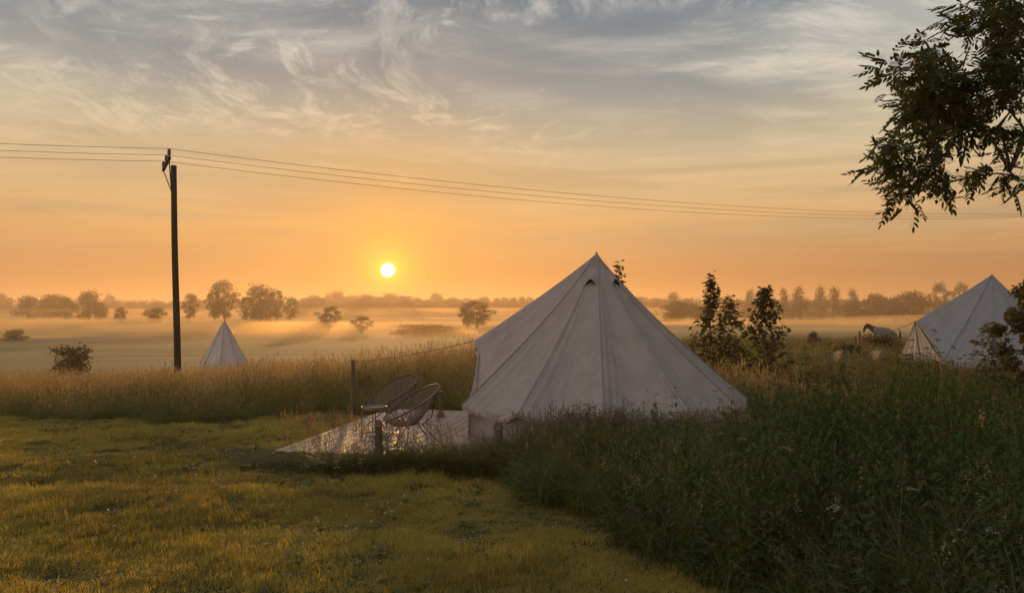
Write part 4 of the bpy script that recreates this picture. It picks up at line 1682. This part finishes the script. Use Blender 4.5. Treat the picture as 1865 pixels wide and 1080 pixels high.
string_chair(on_d(753, 10.75), math.atan2(-.42, -.9), 'dark round string chair at the front of the deck, closest to the tent')
string_chair(on_d(717, 12.3), math.atan2(-.70, -.75), 'dark round string chair behind the little table, farther back on the deck')
for px, py, D, lab in ((1522, 640, 25.5, 'faint string chair sunk in tall grass left of the thin pale post'), (1592, 640, 25.0, 'faint string chair tilted in the grass right of the thin pale post')):
    x_ = (px - 932.5) / F * D
    string_chair((x_, D, h1(x_, D) - .24), math.atan2(-.5, -.8), lab)


def side_table(loc):
    t = thing('side_table', loc, .3, 'small round metal table with a pale top between post and chairs on the deck', 'table')
    a = np.linspace(0, 2 * math.pi, 41)
    r0, zt = .185, .425
    mb = MB()
    mb.tube(np.stack([r0 * np.cos(a), r0 * np.sin(a), np.full(41, zt)], -1), .011, 8, False)
    mb.build('rim', M_cord, t, True)
    mb = MB()
    a = a[:-1]
    mb.grid(np.array([np.stack([r * np.cos(a), r * np.sin(a), np.full(40, z)], -1) for r, z in ((.001, zt - .022), (r0 - .014, zt - .022), (r0 - .012, zt - .008), (r0 - .012, zt - .03), (.001, zt - .03))]), True)
    mb.build('table_top', M_tray, t, False)
    for k in range(4):
        an = k * math.pi / 2
        mb = MB()
        mb.tube([(r0 * math.cos(an), r0 * math.sin(an), zt), (r0 * math.cos(an), r0 * math.sin(an), .0)], .006, 6)
        mb.build('leg', M_metal, t, True)
    mb = MB()
    a = np.linspace(0, 2 * math.pi, 41)
    mb.tube(np.stack([r0 * np.cos(a), r0 * np.sin(a), np.full(41, .02)], -1), .006, 6, False)
    mb.build('foot_ring', M_metal, t, True)


side_table(on_d(682, 11.2))


def broom():
    D = 13.2
    x_ = (803 - 932.5) / F * D
    t = thing('hand_broom', (x_, D, DZ), .4, 'stubby wooden broom standing on its splayed foot at the back of the deck', 'broom')
    mb = MB()
    mb.tube([(0, 0, .10), (-.01, 0, .25), (-.012, 0, .42)], [.030, .028, .027], 8)
    mb.build('handle', M_post, t, True)
    mb = MB()
    mb.tube([(-.012, 0, .415), (-.012, 0, .445)], [.036, .034], 8)
    mb.tube([(-.012, 0, .43), (.05, 0, .435)], [.014, .010], 6)
    mb.build('cap', M_metal, t, True)
    mb = MB()
    rs = np.random.default_rng(3)
    for i in range(70):
        a = rs.uniform(0, 6.28)
        r = .09 * math.sqrt(rs.uniform())
        mb.tube([(math.cos(a) * r * .25, math.sin(a) * r * .25, .13), (math.cos(a) * r, math.sin(a) * r, .0)], [.005, .004], 4, False)
    mb.build('bristles', M_rope, t)


broom()


# ------------------------------------------------------------------ utility pole, wires
def utility_pole():
    D = 21.4
    b = PX(325, 690, D)
    tp = PX(316, 302, D)
    gz = h1(b.x, D)
    t = thing('utility_pole', (b.x, D, gz), 0, 'tall dark wooden utility pole standing in the meadow', 'pole')
    O = Vector((b.x, D, gz))
    top = tp - O
    mb = MB()
    s = np.linspace(0, 1, 14)
    path = [(top.x * k + .01 * math.sin(k * 7), 0, -.3 + (top.z + .3) * k) for k in s]
    mb.tube(path, (.135 - .03 * s) * .75, 14)
    mb.build('shaft', M_pole, t, True)
    ins = [PX(308, 284, 21.0) - O, PX(303, 295, 21.8) - O, PX(298, 306, 22.6) - O]
    mb = MB()
    d = (ins[2] - ins[0]).normalized()
    a_, b_ = ins[0] - d * .12, ins[2] + d * .12
    c = (a_ + b_) / 2
    L = (b_ - a_).length
    mb.box((c.x, c.y, c.z - .06), (.08, L, .10), math.atan2(-(d.x), d.y), bevel=.01)
    mb.build('crossarm', M_pole, t)
    for e in (ins[0], ins[2]):
        mb = MB()
        mb.tube([(e.x, e.y, e.z - .1), (top.x - .05, 0, top.z - .75)], .017, 6)
        mb.build('brace', M_metal, t, True)
    mb = MB()
    mb.box((top.x - .10, .2, top.z - .02), (.12, .08, .08), bevel=.01)
    mb.build('bracket', M_metal, t)
    wires = []
    for e in ins:
        mb = MB()
        prof = [(0, .02), (.03, .05), (.05, .075), (.075, .045), (.10, .075), (.125, .045), (.15, .07), (.18, .045), (.20, .02)]
        mb.tube([(e.x, e.y, e.z + z_) for z_, r_ in prof], [r_ * .8 for z_, r_ in prof], 10)
        mb.build('insulator', M_ceramic, t, True)
        wires.append(e + O + Vector((0, 0, .20)))
    return wires


W3 = utility_pole()
ln = Vector((1, .447, 0)).normalized()
names = ['topmost overhead wire, from the front insulator of the pole', 'middle overhead wire of the three from the pole', 'lowest overhead wire, from the back insulator of the pole']
t2 = 42.5
for i, w in enumerate(W3):
    # sagging span to the right, then the span that leaves to the left
    mb = MB()
    pts = []
    s = np.linspace(0, 1, 48)
    for k in s:
        L_ = k * t2
        q = Vector((w.x, w.y, 0)) + Vector((1, .447, 0)) * L_
        zc = w.z + (.00187 + .00005 * i) * ((L_ - 15.6) ** 2 - 15.6 ** 2)
        pts.append((q.x, q.y, zc))
    left = []
    for k in np.linspace(1, 0, 24)[:-1]:
        L_ = k * 30
        q = Vector((w.x, w.y, 0)) - Vector((1, .447, 0)) * L_
        left.append((q.x, q.y, w.z - .075 * L_ + .0035 * L_ * L_))
    P = np.array(left + pts) - np.array(w)
    mb.tube(P, .006, 5, False)
    o = mb.build('overhead_wire', M_wire, None, True)
    o.location = w
    tag(o, names[i], 'wire')


# ------------------------------------------------------------------ horse
def horse():
    D = 50.0
    p = PX(1612, 640, D)
    gz = h1(p.x, D)
    t = thing('horse', (p.x, D, gz), R(-8), 'grey horse with a dark head and mane standing sideways on the misty field', 'horse')
    V = [(.62, 0, 1.10, .29, .29), (.20, 0, 1.06, .30, .32), (-.25, 0, 1.06, .29, .31), (-.55, 0, 1.10, .23, .29), (-.78, 0, 1.24, .13, .20), (-.96, 0, 1.38, .10, .16), (-1.12, 0, 1.50, .09, .12),
         (-1.23, 0, 1.38, .09, .125), (-1.31, 0, 1.18, .07, .09), (-1.36, 0, 1.00, .06, .07)]
    E = [(i, i + 1) for i in range(len(V) - 1)]

    def chain(start, pts):
        prev = start
        for q in pts:
            V.append(q)
            E.append((prev, len(V) - 1))
            prev = len(V) - 1
    for s in (-1, 1):
        chain(3, [(-.50, s * .15, .82, .10, .12), (-.50, s * .16, .52, .055, .065), (-.49, s * .16, .30, .04, .04), (-.50, s * .16, .10, .04, .045), (-.54, s * .16, .02, .055, .06)])
        chain(0, [(.62, s * .15, .85, .12, .17), (.55, s * .16, .66, .075, .09), (.74, s * .16, .46, .05, .055), (.70, s * .16, .12, .04, .045), (.66, s * .16, .02, .055, .06)])
        chain(6, [(-1.13, s * .06, 1.54, .028, .022), (-1.14, s * .065, 1.63, .012, .012)])
    me = bpy.data.meshes.new('body')
    me.from_pydata([v[:3] for v in V], E, [])
    mt, n = new_mat('grey_coat')
    tc = n.n('ShaderNodeTexCoord').outputs['Object']
    sep = n.n('ShaderNodeSeparateXYZ')
    n.l(tc, sep.inputs[0])
    coat = n.mix(n.ss(n.noise(tc, 7, 3, .6), .35, .65), (.19, .185, .18, 1), (.13, .125, .12, 1))
    head = n.ss(sep.outputs[0], -.70, -.88)
    legs = n.ss(sep.outputs[2], .75, .45)
    col = n.mix(n.m('MAXIMUM', head, legs), coat, (.022, .018, .016, 1))
    pb = n.n('ShaderNodeBsdfPrincipled')
    n.l(col, pb.inputs['Base Color'])
    pb.inputs['Roughness'].default_value = .7
    out(n, pb.outputs[0])
    me.materials.append(mt)
    o = mobj('body', me, t)
    md = o.modifiers.new('skin', 'SKIN')
    md.use_smooth_shade = True
    sv = me.skin_vertices[0].data
    for i, v in enumerate(V):
        sv[i].radius = (v[3], v[4])
    sv[0].use_root = True
    su = o.modifiers.new('sub', 'SUBSURF')
    su.levels = su.render_levels = 2
    rs = np.random.default_rng(6)
    mb = MB()
    for i in range(90):
        k = rs.uniform()
        b = np.array((-1.10 + .55 * k, 0, 1.56 - .25 * k))
        mb.tube([b, b + (0.05, rs.normal(0, .05), .015), b + (.09, .07 * rs.choice((-1, 1)), -.12)], [.012, .012, .004], 4, False)
    mb.build('mane', M_dark, t)
    mb = MB()
    for i in range(60):
        y_ = rs.normal(0, .03)
        mb.tube([(.86, y_, 1.17), (.96, y_ * 1.5, 1.08), (.97 + rs.normal(0, .03), y_ * 2, .55)], [.015, .014, .004], 4, False)
    mb.build('tail', M_dark, t)
    return t


horse()

# ------------------------------------------------------------------ haze and mist
def volume_mat(name, density, color, g, patch=False):
    m, t = new_mat(name)
    v = t.n('ShaderNodeVolumePrincipled')
    if patch:
        geo = t.n('ShaderNodeNewGeometry').outputs['Position']
        nn_ = t.noise(t.map(geo, scale=(.012, .02, .18)), 1.0, 4, .6, .4)
        t.l(t.m('MULTIPLY', t.ss(nn_, .38, .66), density * 2.0), v.inputs['Density'])
    else:
        v.inputs['Density'].default_value = density
    v.inputs['Color'].default_value = color
    v.inputs['Anisotropy'].default_value = g
    o = t.n('ShaderNodeOutputMaterial')
    t.l(v.outputs[0], o.inputs['Volume'])
    return m


def haze():
    mb = MB()
    x0, x1, y0, y1, z0, z1 = -2300, 2300, -2300, 2300, -9.0, 42.0
    # the box must hold the ground under the scene
    mb.box(((x0 + x1) / 2, (y0 + y1) / 2, (z0 + z1) / 2), (x1 - x0, y1 - y0, z1 - z0))
    o = mb.build('haze', volume_mat('haze', .00070, (.77, .60, .40, 1), .45))
    tag(o, kind='stuff')


haze()


def mist_bank(c, r, dens):
    mb = MB()
    rows = []
    for i in range(13):
        ph = -math.pi / 2 + math.pi * (i + .02) / 12.04
        a = np.linspace(0, 2 * math.pi, 48, endpoint=False)
        w = 1 + .12 * np.sin(3 * a + c[0]) + .08 * np.sin(5 * a + c[1])
        rows.append(np.stack([r[0] * math.cos(ph) * np.cos(a) * w, r[1] * math.cos(ph) * np.sin(a) * w, np.full(48, r[2] * math.sin(ph))], -1))
    mb.grid(np.array(rows), True)
    for k in (0, -1):
        cc = np.array([[0, 0, rows[k][0, 2]]])
        i = np.arange(48)
        mb.add(np.vstack([rows[k], cc]), t=np.stack([i, (i + 1) % 48, np.full(48, 48)], 1))
    o = mb.build('mist_bank', volume_mat('mist', dens, (.98, .68, .32, 1), .5, True))
    o.location = c
    tag(o, kind='stuff')


mist_bank((-30, 285, -4.4), (170, 85, 3.0), .0055)
mist_bank((-160, 300, -4.0), (150, 120, 3.2), .0045)
mist_bank((190, 270, -3.2), (150, 110, 4.6), .0045)
mist_bank((-10, 560, -.5), (560, 150, 6.5), .0022)
mist_bank((-40, 330, -6.0), (620, 250, 6.0), .0014)
